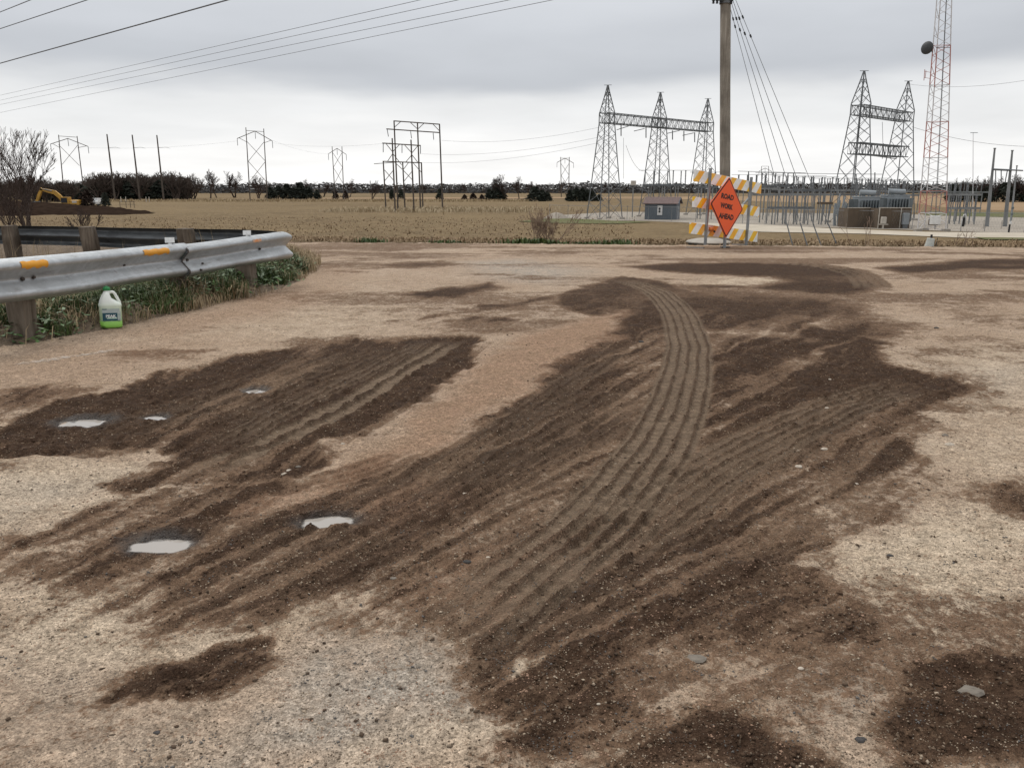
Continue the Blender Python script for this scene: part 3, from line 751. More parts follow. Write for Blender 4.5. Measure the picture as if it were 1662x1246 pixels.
def ground_zv(x, y):
    i = np.clip(np.searchsorted(gx, x) - 1, 0, NX - 2); j = np.clip(np.searchsorted(gy, y) - 1, 0, NY - 2)
    a = (x - gx[i]) / (gx[i + 1] - gx[i]); b_ = (y - gy[j]) / (gy[j + 1] - gy[j])
    z = (ZG[j, i] * (1 - a) + ZG[j, i + 1] * a) * (1 - b_) + (ZG[j + 1, i] * (1 - a) + ZG[j + 1, i + 1] * a) * b_
    ins = (x > X0) & (x < X1) & (y > Y0) & (y < Y1)
    return np.where(ins, z, terrain(x, y))
V3 = np.stack([PX, PY, Z], 1)
idx = np.arange(NX * NY).reshape(NY, NX)
Q = np.stack([idx[:-1, :-1], idx[:-1, 1:], idx[1:, 1:], idx[1:, :-1]], -1).reshape(-1, 4)
ee = edge_e(PX, PY) + (fbm(PX * 3, PY * 3, 3, 600) - 0.5) * 0.18
lab_v = np.where(vd < 0, 1, np.where(ee > 0, 2, 0))
ql = lab_v[Q[:, 0]]
def sub_mesh(name, sel, mat, attrs=False):
    q = Q[sel]; u, inv = np.unique(q, return_inverse=True)
    o = mesh_np(name, V3[u], inv.reshape(-1, 4), mat, 'structure', smooth=True)
    if attrs:
        me = o.data
        for nm_, (r_, g_, b_) in (('surf_a', (mud, track, red)), ('surf_b', (pale, grey, wet))):
            at_ = me.color_attributes.new(nm_, 'FLOAT_COLOR', 'POINT')
            d = np.ones((len(u), 4), np.float32); d[:, 0] = r_[u]; d[:, 1] = g_[u]; d[:, 2] = b_[u]
            at_.data.foreach_set('color', d.ravel())
    return o
sub_mesh('gravel_road', ql == 0, M_road, True)
sub_mesh('grass_verge', ql == 1, M_verge)
sub_mesh('field_edge', ql == 2, M_fedge)
# far terrain, one sheet to the horizon
def axis(lo, hi, a, b, st):
    s = [a, b]; p, t = b, st
    while p < hi: t *= 1.22; p += t; s.append(min(p, hi))
    p, t = a, st
    while p > lo: t *= 1.22; p -= t; s.insert(0, max(p, lo))
    s += list(np.arange(a + 2.0, b - 1.0, 2.0))
    return np.array(sorted(set(s)))
fx = axis(-4500, 4500, X0, X1, 2.0); fy = axis(-600, 7000, Y0, Y1, 2.0)
FX, FY = np.meshgrid(fx, fy); FXr, FYr = FX.ravel(), FY.ravel()
FZ = terrain(FXr, FYr)
inside = (FXr > X0 + 0.01) & (FXr < X1 - 0.01) & (FYr > Y0 + 0.01) & (FYr < Y1 - 0.01)
FZ = np.where(inside, FZ - 0.6, FZ)
fi = np.arange(len(FXr)).reshape(len(fy), len(fx))
FQ = np.stack([fi[:-1, :-1], fi[:-1, 1:], fi[1:, 1:], fi[1:, :-1]], -1).reshape(-1, 4)
mesh_np('field', np.stack([FXr, FYr, FZ], 1), FQ, M_field, 'structure', smooth=True)

for (c, ax, ay, z, lab) in puds:
    gxs = np.linspace(c.x - ax * 1.9, c.x + ax * 1.9, 64); gys = np.linspace(c.y - ay * 1.9, c.y + ay * 1.9, 48)
    A_, B_ = np.meshgrid(gxs, gys); a_, b_ = A_.ravel(), B_.ravel()
    dep = z - ground_zv(a_, b_)
    ii = np.arange(len(a_)).reshape(48, 64)
    q_ = np.stack([ii[:-1, :-1], ii[:-1, 1:], ii[1:, 1:], ii[1:, :-1]], -1).reshape(-1, 4)
    inr = (((a_ - c.x) / (ax * 1.8)) ** 2 + ((b_ - c.y) / (ay * 1.8)) ** 2) < 1
    q_ = q_[(dep[q_] > -0.004).any(1) & inr[q_].all(1)]
    u_, inv_ = np.unique(q_, return_inverse=True)
    po = mesh_np('puddle', np.stack([a_, b_, np.full(len(a_), z)], 1)[u_], inv_.reshape(-1, 4), M_water, smooth=True)
    at_ = po.data.color_attributes.new('depth', 'FLOAT_COLOR', 'POINT')
    dv = np.clip(dep[u_] / 0.010, 0, 1); d4 = np.ones((len(u_), 4), np.float32); d4[:, 0] = dv
    at_.data.foreach_set('color', d4.ravel())
    tag(po, lab, 'puddle', kind='structure')

# sheets laid on the field
def sheet(name, px, mat, dz, z=ZF):
    mb = MB(); pts = [G(*p, z) for p in px]
    mb.add([(p.x, p.y, z + dz) for p in pts], [tuple(range(len(pts)))])
    return tag(mb.build(name, mat), kind='structure')
sheet('switchyard_pad', [(880, 357), (1050, 359), (1240, 367), (1420, 372), (1720, 381), (1720, 352), (1400, 347), (1000, 344), (900, 350)], M_pad, 0.03)
sheet('gravel_drive', [(1236, 377), (1400, 380), (1500, 384), (1600, 388), (1720, 389), (1720, 379), (1500, 377), (1360, 372), (1230, 365), (1120, 362), (1120, 367)], M_drive, 0.05)
sheet('grass_strip', [(840, 360), (900, 354), (1000, 359), (1060, 361), (1000, 364), (900, 363)], M_greenstrip, 0.07)
sheet('grass_bank', [(1500, 350), (1720, 355), (1720, 346), (1500, 344)], M_greenstrip, 0.06)
sheet('verge_strip', [(1580, 386), (1720, 388), (1720, 391), (1600, 390)], M_greenstrip, 0.08)
sheet('farm_track', [(130, 325.2), (700, 323.8), (1100, 322.4), (1100, 321.9), (700, 323.1), (130, 324.2)], simple('dark_track', (0.07, 0.05, 0.035), None, 0.05, 0.95, spec=0.05), 0.05)
for pts_, c1_ in (([(330, 322), (600, 321), (900, 320), (1400, 318), (1720, 318), (1720, 344), (1560, 340), (1480, 330), (1300, 329), (1150, 324), (930, 323), (600, 323)], (0.29, 0.205, 0.125)),):
    sheet('tan_field', pts_, simple('tan_field_soil', c1_, (0.23, 0.155, 0.09), 0.05, 0.95, spec=0.05), 0.02)

# loose gravel, thousands of little stones
def stones(name, n, region, smin, smax, mat, dens=None, onmud=False):
    x = nr.uniform(region[0], region[1], n); y = np.exp(nr.uniform(math.log(region[2]), math.log(region[3]), n))
    x = x * np.clip(y / region[3] * 1.15 + 0.12, 0, 1.0)
    if dens is not None:
        cl = fbm(x.astype(np.float32) * 1.3, y.astype(np.float32) * 1.3, 4, 901)
        keep = cl + nr.uniform(-0.12, 0.12, n) > dens
        x, y = x[keep], y[keep]
    if onmud:
        i_ = np.clip(np.searchsorted(gx, x), 0, NX - 1); j_ = np.clip(np.searchsorted(gy, y), 0, NY - 1)
        keep = (mud.reshape(NY, NX)[j_, i_] > 0.55) & (track.reshape(NY, NX)[j_, i_] < 0.3) & (wet.reshape(NY, NX)[j_, i_] < 0.3)
        x, y = x[keep], y[keep]
    v = sdf_poly(np.stack([x, y], 1).astype(np.float32), vpoly) > 0.05
    x, y = x[v], y[v]; n = len(x)
    s = smin * (smax / smin) ** (nr.random(n) ** 2.2)
    z = ground_zv(x, y)
    base = np.array([(1, 0, 0), (0, 1, 0), (-1, 0, 0), (0, -1, 0), (0, 0, 1), (0, 0, -1)], float)
    fc = np.array([(0, 1, 4), (1, 2, 4), (2, 3, 4), (3, 0, 4), (1, 0, 5), (2, 1, 5), (3, 2, 5), (0, 3, 5)])
    th = nr.uniform(0, 6.28, n)
    J = base[None] * nr.uniform(0.6, 1.25, (n, 6, 1)) * np.stack([nr.uniform(0.7, 1.3, n), nr.uniform(0.6, 1.0, n), nr.uniform(0.4, 0.75, n)], -1)[:, None, :]
    c, sn = np.cos(th)[:, None], np.sin(th)[:, None]
    VX = J[..., 0] * c - J[..., 1] * sn; VY = J[..., 0] * sn + J[..., 1] * c
    V = np.stack([x[:, None] + VX * s[:, None], y[:, None] + VY * s[:, None], z[:, None] + (J[..., 2] + 0.25) * s[:, None]], -1).reshape(-1, 3)
    T = (fc[None] + (np.arange(n) * 6)[:, None, None]).reshape(-1, 3)
    return mesh_np(name, V, T, mat, 'stuff')
def m_stones():
    m, nt, b = new_mat('gravel_stones')
    v = objvec(nt)
    c = voro(nt, v, 22.0); s = N(nt, 'ShaderNodeSeparateColor'); nt.links.new(c, s.inputs[0])
    col = mixc(nt, s.outputs[0], (0.13, 0.095, 0.066), (0.40, 0.32, 0.235))
    col = mixc(nt, math_(nt, 'GREATER_THAN', s.outputs[1], 0.78), col, (0.30, 0.19, 0.13))
    col = mixc(nt, math_(nt, 'GREATER_THAN', s.outputs[2], 0.84), col, (0.12, 0.11, 0.10))
    nt.links.new(col, b.inputs['Base Color']); b.inputs['Roughness'].default_value = 0.85
    b.inputs['Specular IOR Level'].default_value = 0.25
    return m
M_stones = m_stones()
o = stones('gravel', 30000, (-6.5, 6.5, 1.15, 7.0), 0.0016, 0.0062, M_stones, 0.42)
tag(o, 'loose pebbles scattered over the dirt and mud', 'gravel')
def m_clods():
    return simple('mud_clods', (0.115, 0.08, 0.055), (0.045, 0.031, 0.022), 14.0, 0.95, spec=0.15)
o = stones('mud_crumbs', 5000, (-6.5, 6.5, 1.2, 9.0), 0.002, 0.009, m_clods(), 0.46)
tag(o, 'crumbs of dark mud dropped on the gravel', 'mud')
o = stones('mud_clods', 52000, (-6.5, 6.5, 1.2, 9.0), 0.002, 0.0085, simple('dark_clods', (0.095, 0.061, 0.040), (0.040, 0.025, 0.017), 22.0, 1.0, spec=0.05), None, True)
tag(o, 'small clods standing on the wet mud', 'mud')
o = stones('fine_gravel', 90000, (-5.0, 5.0, 1.15, 4.2), 0.0012, 0.0036, M_stones, 0.36)
tag(o, 'fine grit covering the foreground', 'gravel')
# larger single stones
M_pale_stone = simple('pale_stone', (0.46, 0.40, 0.33), (0.33, 0.28, 0.22), 40.0, 0.85)
M_grey_stone = simple('grey_stone', (0.19, 0.165, 0.135), (0.11, 0.093, 0.075), 30.0, 0.85)
M_dark_stone = simple('dark_stone', (0.055, 0.05, 0.047), (0.03, 0.028, 0.026), 30.0, 0.8)
STONES = [(1296, 761, 9, 'w', 'whitest and largest of the pale stones in the right mud'), (1338, 727, 8, 'w', 'pale stone on the edge of the right tyre track'),
          (1312, 757, 5, 'w', 'small pale chip right of the largest pale stone'), (1342, 662, 5, 'w', 'pale stone high in the right tyre track'), (1347, 614, 4, 'w', 'tiny pale stone at the top edge of the right mud'),
          (462, 772, 8, 'w', 'flat pale stone in the left mud above the clear puddle'), (470, 766, 7, 'w', 'pale stone touching the flat pale stone'), (484, 757, 7, 'g', 'brown-grey stone just behind the two pale left stones'),
          (556, 720, 5, 'w', 'lone pale stone on the reddish gravel edge'), (754, 800, 5, 'w', 'small white stone in the middle mud'), (792, 903, 5, 'w', 'white pebble in the tracks at the centre foreground'),
          (757, 911, 10, 'd', 'flat dark stone beside the white pebble'), (638, 936, 7, 'g', 'grey-brown stone at the mud edge in the centre'), (1575, 1124, 24, 'g', 'large half-buried grey stone in the right foreground'),
          (1396, 1205, 12, 'd', 'dark lump in the bottom right foreground'), (1299, 1092, 7, 'w', 'round pale pebble in the foreground gravel'), (971, 1143, 5, 'w', 'white pebble in the dark mud at the bottom'),
          (1444, 903, 7, 'd', 'dark round stone on the pale right gravel'), (1542, 722, 10, 'w', 'chalky pale stone in the pale gravel at right'), (1534, 707, 7, 'g', 'brown stone behind the chalky one'),
          (1130, 1066, 22, 'g', 'half-sunk grey stone in the foreground mud'), (223, 888, 9, 'w', 'white chip lying at the left rim of the islet puddle'), (1041, 556, 7, 'd', 'dark lump on the far gravel left of the curved track'),
          (1520, 532, 5, 'd', 'dark clod on the far right gravel'), (1390, 783, 5, 'w', 'pale chip low in the right mud'), (255, 1192, 7, 'd', 'dark pebble in the bottom left gravel')]
for (px_, py_, w_, k_, lab) in STONES:
    c = G(px_, py_); r = w_ / F * (c - Vector((0, 0, CAM_H))).length * 0.62
    mb = MB(); n = 9; rs = random.Random(px_)
    prof = [(0.35, -0.35), (0.9, -0.1), (1.0, 0.18), (0.72, 0.46), (0.25, 0.6)]
    rings = []
    jit = [rs.uniform(0.75, 1.2) for _ in range(n)]
    a0 = rs.uniform(0, 6)
    for (rr, zz) in prof:
        rings.append([(c.x + r * 1.15 * rr * jit[i] * math.cos(a0 + 6.2832 * i / n), c.y + r * 0.85 * rr * jit[i] * math.sin(a0 + 6.2832 * i / n), ground_z(c.x, c.y) + r * (zz * (0.55 if w_ > 15 else 0.9) * rs.uniform(0.85, 1.15))) for i in range(n)])
    mb.loft(rings)
    e = mb.build('stone', {'w': M_pale_stone, 'g': M_grey_stone, 'd': M_dark_stone}[k_], smooth=False)
    tag(e, lab, 'stone', 'single stones lying on the road')

# ------------------------------------------------------------------ guardrails
WPROF = [(0.010, 0.156), (0.022, 0.152), (0.066, 0.128), (0.080, 0.116), (0.083, 0.100), (0.080, 0.084), (0.066, 0.072), (0.022, 0.028), (0.006, 0.014), (0.0, 0.0),
         (0.006, -0.014), (0.022, -0.028), (0.066, -0.072), (0.080, -0.084), (0.083, -0.100), (0.080, -0.116), (0.066, -0.128), (0.022, -0.152), (0.010, -0.156)]
def dent(p):
    return (1.0 + 0.05 * math.sin(p.x * 5.1 + p.y * 3.3), 1.0 + 0.012 * math.sin(p.y * 4.1 + 1.0)), p + Vector((0, 0, 0.004 * math.sin(p.y * 2.9)))
def w_beam(path, side, zc, name, mat, parent, thick=0.006, roll=None):
    """path of (x, y, z) of beam centre; humps point to side (+1 = right of travel)"""
    pts = [Vector(p) for p in path]; rings = []
    for i, p in enumerate(pts):
        d = pts[min(i + 1, len(pts) - 1)] - pts[max(i - 1, 0)]; d.z = 0; d.normalize()
        nrm = Vector((d.y, -d.x, 0)) * side
        k, p = dent(p)
        front = [p + nrm * (dd * k[0]) + Vector((0, 0, zz * k[1])) for dd, zz in WPROF]
        back = [p + nrm * (dd * k[0] - thick) + Vector((0, 0, zz * k[1])) for dd, zz in reversed(WPROF)]
        rings.append(front + back)
    mb = MB().loft(rings)
    return mb.build(name, mat, parent, smooth=True)
def beam_pt(px, py_top, zc_depth):
    r = ray(px, py_top); fwd = Vector((0, CP, -SP)); t = zc_depth / r.dot(fwd)
    p = Vector((0, 0, CAM_H)) + r * t
    return p - Vector((0, 0, 0.156))
def smooth_path(pts, n=10):
    return [Vector(p) for p in catmull([tuple(p) for p in pts], n)]
def post(c, top, parent, w=0.17, lean=(0, 0), mat=None):
    z0 = ground_z(c[0], c[1]) - 0.25; h = top - z0
    rings = []; rs = random.Random(int(abs(c[0] * 1000)))
    for k in range(6):
        t = k / 5; q = w / 2 * (1 + 0.06 * rs.uniform(-1, 1)); ch = 0.018
        ox, oy = lean[0] * h * t, lean[1] * h * t
        zz = z0 + h * t
        prof = [(-q + ch, -q), (q - ch, -q), (q, -q + ch), (q, q - ch), (q - ch, q), (-q + ch, q), (-q, q - ch), (-q, -q + ch)]
        rings.append([(c[0] + a + ox, c[1] + b_ + oy, zz + (0.012 * (a * 4 + b_ * 3) if k == 5 else 0)) for a, b_ in prof])
    return MB().loft(rings).build('post', mat or M_post, parent)
gr = empty('guardrail', (-3.3, 7.3, 0), 'bright galvanised guardrail with orange tape strips along the near road edge behind the jug', 'guardrail')
nodes = [beam_pt(-420, 452, 4.35), beam_pt(-200, 436, 4.9), beam_pt(0, 419, 5.65), beam_pt(150, 408, 6.55), beam_pt(297, 394, 7.85)]
sec1 = smooth_path(nodes, 8)
w_beam(sec1, 1, 0, 'rail_beam', M_galv, gr)
nodes2 = [beam_pt(289, 396, 7.78), beam_pt(380, 384.5, 8.6), beam_pt(430, 379, 9.0), beam_pt(452, 376, 9.28), beam_pt(460, 376.5, 9.48)]
sec2 = smooth_path(nodes2, 8)
sec2 = [p + Vector((0.018, 0, -0.006)) for p in sec2]
w_beam(sec2, 1, 0, 'rail_beam', M_galv, gr)
_p, _d = dent(sec2[0])[1], (sec2[1] - sec2[0]).normalized()
_n = Vector((_d.y, -_d.x, 0)).normalized()
MB().loft([[_p + _n * (dd * 1.0 + 0.010) + Vector((0, 0, zz)) + _d * u for dd, zz in WPROF] for u in (-0.016, 0.004)], closed=False).build('lap_edge', M_bolt, gr)
def on_beam(sec, t):
    f = t * (len(sec) - 1); i = min(int(f), len(sec) - 2); a = f - i
    p = sec[i] * (1 - a) + sec[i + 1] * a
    d = sec[i + 1] - sec[i]; d.z = 0; d.normalize()
    return p, d, Vector((d.y, -d.x, 0))
def nearest_px(sec, px):
    best, bt = 1e9, 0
    for k in range(201):
        p, d, n = on_beam(sec, k / 200)
        rel = p - Vector((0, 0, CAM_H)); zc = rel.y * CP - rel.z * SP
        x = CX + F * rel.x / zc
        if abs(x - px) < best: best, bt = abs(x - px), k / 200
    return bt
for px_ in (46, 300):
    p, d, n = on_beam(sec1, nearest_px(sec1, px_)); q = p - n * 0.12
    post((q.x, q.y), p.z + 0.06, gr, 0.15, (0.02, 0.02))
p, d, n = on_beam(sec2, nearest_px(sec2, 410)); q = p - n * 0.10
post((q.x, q.y), p.z + 0.05, gr, 0.19, (-0.06, 0.0))
p, d, n = on_beam(sec1, nearest_px(sec1, -250)); q = p - n * 0.10
post((q.x, q.y), p.z + 0.05, gr, 0.19)
def strip(sec, px0, px1, mat, name, parent, z0=0.064, z1=0.132, out=0.004):
    t0, t1 = nearest_px(sec, px0), nearest_px(sec, px1); mb = MB(); rows = []
    prof = [(dd, zz) for dd, zz in WPROF if z0 <= zz <= z1]
    for k in range(9):
        p, d, n = on_beam(sec, t0 + (t1 - t0) * k / 8)
        e = 0.004 * math.sin(k * 2.1); kk, p = dent(p)
        rows.append([p + n * (dd * kk[0] + out) + Vector((0, 0, zz * kk[1] + 0.003 + (e if i in (0, len(prof) - 1) else 0))) for i, (dd, zz) in enumerate(prof)])
    mb.loft(rows, closed=False)
    return mb.build(name, mat, parent, smooth=True)
strip(sec1, 21, 65, M_tape, 'reflective_strip', gr)['label'] = 'orange strip nearest the left edge'
strip(sec1, 222, 262, M_tape, 'reflective_strip', gr)['label'] = 'scuffed orange strip beside the splice'
strip(sec2, 402, 416, M_tape2, 'reflective_strip', gr, 0.084, 0.118)['label'] = 'faded scrap of orange tape'
for sec, px_, zz, r_ in ((sec1, 35, 0.0, 0.016), (sec1, 54, 0.004, 0.013), (sec2, 303, 0.005, 0.014), (sec2, 320, -0.045, 0.010), (sec2, 312, -0.10, 0.011), (sec2, 421, 0.0, 0.013), (sec1, 200, 0.012, 0.009)):
    p, d, n = on_beam(sec, nearest_px(sec, px_))
    kk, p = dent(p); off = 0.05 if abs(zz) > 0.03 else 0.006
    if abs(zz) > 0.08: off = 0.084
    MB().tube(p + n * (off - 0.004) + Vector((0, 0, zz)), p + n * (off + 0.014) + Vector((0, 0, zz)), r_, r_ * 0.8, 10).build('bolt', M_bolt, gr)
for sec, px_ in ((sec1, 283), (sec2, 405)):
    p, d, n = on_beam(sec, nearest_px(sec, px_))
    c = p + Vector((0, 0, 0.190)) - n * 0.02
    a = math.atan2(d.y, d.x)
    MB().box(c, (0.012, 0.085, 0.05), Matrix.Rotation(a + 0.5, 3, 'Z') @ Matrix.Rotation(0.25, 3, 'Y')).box(c - Vector((0, 0, 0.045)), (0.02, 0.03, 0.05)).build('reflector_tab', M_reflector, gr)

br = empty('guardrail', (-5.0, 11.5, -0.1), 'dull dark guardrail seen from behind, wooden posts in front, left of the cross road', 'guardrail')
bnodes = [beam_pt(446, 375.0, 9.95), beam_pt(425, 373.8, 10.4), beam_pt(330, 372, 11.3), beam_pt(170, 369, 12.7), beam_pt(30, 367, 13.8), beam_pt(-160, 365, 15.2), beam_pt(-330, 363, 16.8)]
bsec = smooth_path(bnodes, 8)
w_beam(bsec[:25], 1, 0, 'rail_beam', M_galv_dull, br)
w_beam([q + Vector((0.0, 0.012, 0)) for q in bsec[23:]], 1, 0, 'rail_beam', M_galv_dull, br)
for px_, w_, ln in ((36, 0.20, (-0.03, 0)), (166, 0.20, (-0.10, 0)), (318, 0.13, (-0.05, 0)), (332, 0.13, (-0.08, 0)), (-120, 0.22, (0, 0))):
    p, d, n = on_beam(bsec, nearest_px(bsec, px_)); q = p - n * 0.15
    post((q.x, q.y), p.z + 0.17, br, w_, ln)

# ------------------------------------------------------------------ jug
def build_jug():
    base = G(181, 531); base.z = ground_z(base.x, base.y) - 0.004
    s = 61 / F * base.length * 0.98 / 0.30           # the jug is about 0.3 m tall in its own units
    root = empty('plastic_jug', base, 'white plastic gallon jug with green cap and dark blue label by the guardrail', 'jug')
    yaw = Matrix.Rotation(math.radians(31), 3, 'Z'); tilt = Matrix.Rotation(math.radians(2.5), 3, 'Y')
    T = yaw @ tilt
    def X(x, y, z): return base + T @ (Vector((x, y, z)) * s)
    def sring(hx, hy, z, cx=0.0, e=3.2, n=32):
        r = []
        for i in range(n):
            a = 2 * math.pi * i / n
            c_, s_ = math.cos(a), math.sin(a)
            r.append(X(cx + hx * math.copysign(abs(c_) ** (2 / e), c_), hy * math.copysign(abs(s_) ** (2 / e), s_), z))
        return r
    m_jug, nt, b = new_mat('translucent_white_plastic')
    v = N(nt, 'ShaderNodeTexCoord').outputs['Object']; sx = N(nt, 'ShaderNodeSeparateXYZ'); nt.links.new(v, sx.inputs[0])
    lvl = mrange(nt, sx.outputs[2], 0.045 * s, 0.20 * s)
    nt.links.new(mixc(nt, lvl, (0.42, 0.64, 0.34), (0.72, 0.75, 0.71)), b.inputs['Base Color'])
    b.inputs['Roughness'].default_value = 0.35
    b.inputs['Subsurface Weight'].default_value = 0.15; b.inputs['Subsurface Radius'].default_value = (0.02, 0.02, 0.02)
    m_liq = simple('green_fluid_base', (0.27, 0.55, 0.10), (0.24, 0.50, 0.09), 20, 0.3)
    body = MB().loft([sring(0.070, 0.050, 0.046), sring(0.0735, 0.053, 0.052), sring(0.0735, 0.053, 0.150), sring(0.076, 0.055, 0.158), sring(0.0765, 0.0555, 0.168), sring(0.072, 0.053, 0.178), sring(0.058, 0.05, 0.192, -0.011),
                      sring(0.036, 0.044, 0.215, -0.024), sring(0.026, 0.036, 0.240, -0.023, 2.6), sring(0.022, 0.026, 0.256, -0.019, 2.2), sring(0.0185, 0.0185, 0.266, -0.016, 2), sring(0.0185, 0.0185, 0.280, -0.016, 2)])
    bo = body.build('jug_body', m_jug, root, smooth=True)
    MB().loft([sring(0.066, 0.047, 0.0), sring(0.072, 0.052, 0.006), sring(0.0735, 0.053, 0.014), sring(0.0735, 0.053, 0.046), sring(0.070, 0.050, 0.050)]).build('jug_base', m_liq, root, smooth=True)
    hp = [(-0.010, 0.252), (0.016, 0.259), (0.032, 0.251), (0.044, 0.228), (0.057, 0.200), (0.064, 0.180), (0.062, 0.166)]
    MB().path([X(x, 0, z) for x, z in [tuple(q) for q in catmull(hp, 5)]], 0.0105 * s, 10).build('handle', m_jug, root, smooth=True)
    # dark gap of the handle hole
    m_cap = simple('green_cap', (0.03, 0.24, 0.075), (0.025, 0.19, 0.06), 30, 0.4)
    cap = MB()
    cap.loft([sring(0.0235, 0.0235, 0.272, -0.016, 2), sring(0.0245, 0.0245, 0.274, -0.016, 2), sring(0.0245, 0.0245, 0.291, -0.016, 2), sring(0.021, 0.021, 0.294, -0.016, 2), sring(0.0135, 0.0135, 0.2945, -0.016, 2), sring(0.0125, 0.0125, 0.301, -0.016, 2)])
    cap.build('cap', m_cap, root, smooth=False)
    m_lab = simple('navy_teal_label', (0.010, 0.055, 0.085), (0.012, 0.075, 0.10), 9, 0.3)
    m_lab2 = simple('silver_label_band', (0.42, 0.47, 0.46), (0.30, 0.36, 0.36), 12, 0.3)
    m_lab3 = simple('grey_green_panel', (0.24, 0.32, 0.30), (0.45, 0.50, 0.47), 60, 0.4)
    def panel(x0, x1, z0, z1, mat, name, out=0.0545, parent=root):
        mb = MB(); rows = []
        for z in (z0, z1):
            rows.append([X(x0 + (x1 - x0) * k / 6, -out, z) for k in range(7)])
        mb.loft(rows, closed=False)
        return mb.build(name, mat, parent)
    lb = panel(-0.058, 0.056, 0.054, 0.112, m_lab, 'label')
    panel(-0.058, 0.056, 0.112, 0.142, m_lab2, 'label_band', 0.0546, lb)
    panel(-0.058, -0.028, 0.136, 0.142, m_lab, 'label_band', 0.0552, lb)
    panel(0.040, 0.062, 0.058, 0.120, m_lab3, 'label_band', 0.0552, lb)
    m_txt = simple('white_print', (0.75, 0.78, 0.76), None, 20, 0.4)
    m_txt2 = simple('pale_green_print', (0.45, 0.62, 0.52), None, 20, 0.4)
    M4 = Matrix.Translation(X(-0.004, -0.0556, 0.088)) @ (T @ Matrix.Rotation(math.pi / 2, 3, 'X')).to_4x4() @ Matrix.Scale(s, 4)
    text_part('PEAK', 0.027, M4, m_txt, 'lettering', lb, 0.0012, 1.05)
    panel(-0.030, 0.036, 0.069, 0.079, m_txt2, 'print_line', 0.0556, lb)
def text_part(body, size, M4, mat, name, parent, offset=0.0, sx=1.0, extrude=0.0):
    cu = bpy.data.curves.new('t', 'FONT'); cu.body = body; cu.size = size; cu.align_x = 'CENTER'; cu.align_y = 'CENTER'
    cu.offset = offset; cu.extrude = extrude; cu.resolution_u = 3
    to = bpy.data.objects.new('t', cu); COL.objects.link(to)
    dg = bpy.context.evaluated_depsgraph_get()
    me = bpy.data.meshes.new_from_object(to.evaluated_get(dg))
    bpy.data.objects.remove(to); bpy.data.curves.remove(cu)
    off = root_loc(parent)
    me.transform(Matrix.Translation(-off) @ M4 @ Matrix.Diagonal((sx, 1, 1, 1)))
    me.materials.clear(); me.materials.append(mat); me.name = name
    o = bpy.data.objects.new(name, me); COL.objects.link(o); o.parent = parent
    return o
build_jug()

# ------------------------------------------------------------------ barricade and road work sign
def m_stripes():
    m, nt, b = new_mat('orange_white_rail_sheeting')
    v = objvec(nt); u = N(nt, 'ShaderNodeAttribute', attribute_name='rail_uv')
    sx = N(nt, 'ShaderNodeSeparateColor'); nt.links.new(u.outputs['Color'], sx.inputs[0])
    t = math_(nt, 'SUBTRACT', sx.outputs[0], sx.outputs[1])
    ph = math_(nt, 'FRACT', math_(nt, 'ADD', math_(nt, 'DIVIDE', t, 0.40), sx.outputs[2]))
    st = math_(nt, 'LESS_THAN', ph, 0.46)
    n1 = noise(nt, v, 7.0, 5, 0.7); n2 = noise(nt, v, 2.6, 3)
    org = mixc(nt, mrange(nt, n2, 0.38, 0.62), (0.86, 0.54, 0.025), (0.86, 0.38, 0.02))
    org = mixc(nt, mrange(nt, n1, 0.58, 0.72, 0, 0.75), org, (0.74, 0.62, 0.35))
    wht = mixc(nt, mrange(nt, n1, 0.45, 0.75), (0.80, 0.80, 0.78), (0.60, 0.59, 0.55))
    nt.links.new(mixc(nt, st, wht, org), b.inputs['Base Color']); b.inputs['Roughness'].default_value = 0.45
    return m
M_stripe = m_stripes()
M_rail_back = simple('grey_rail_edge', (0.45, 0.45, 0.43), None, 9, 0.7)
M_square_tube = simple('galvanised_square_tube', (0.30, 0.32, 0.33), (0.20, 0.21, 0.22), 7, 0.5, 0.5)
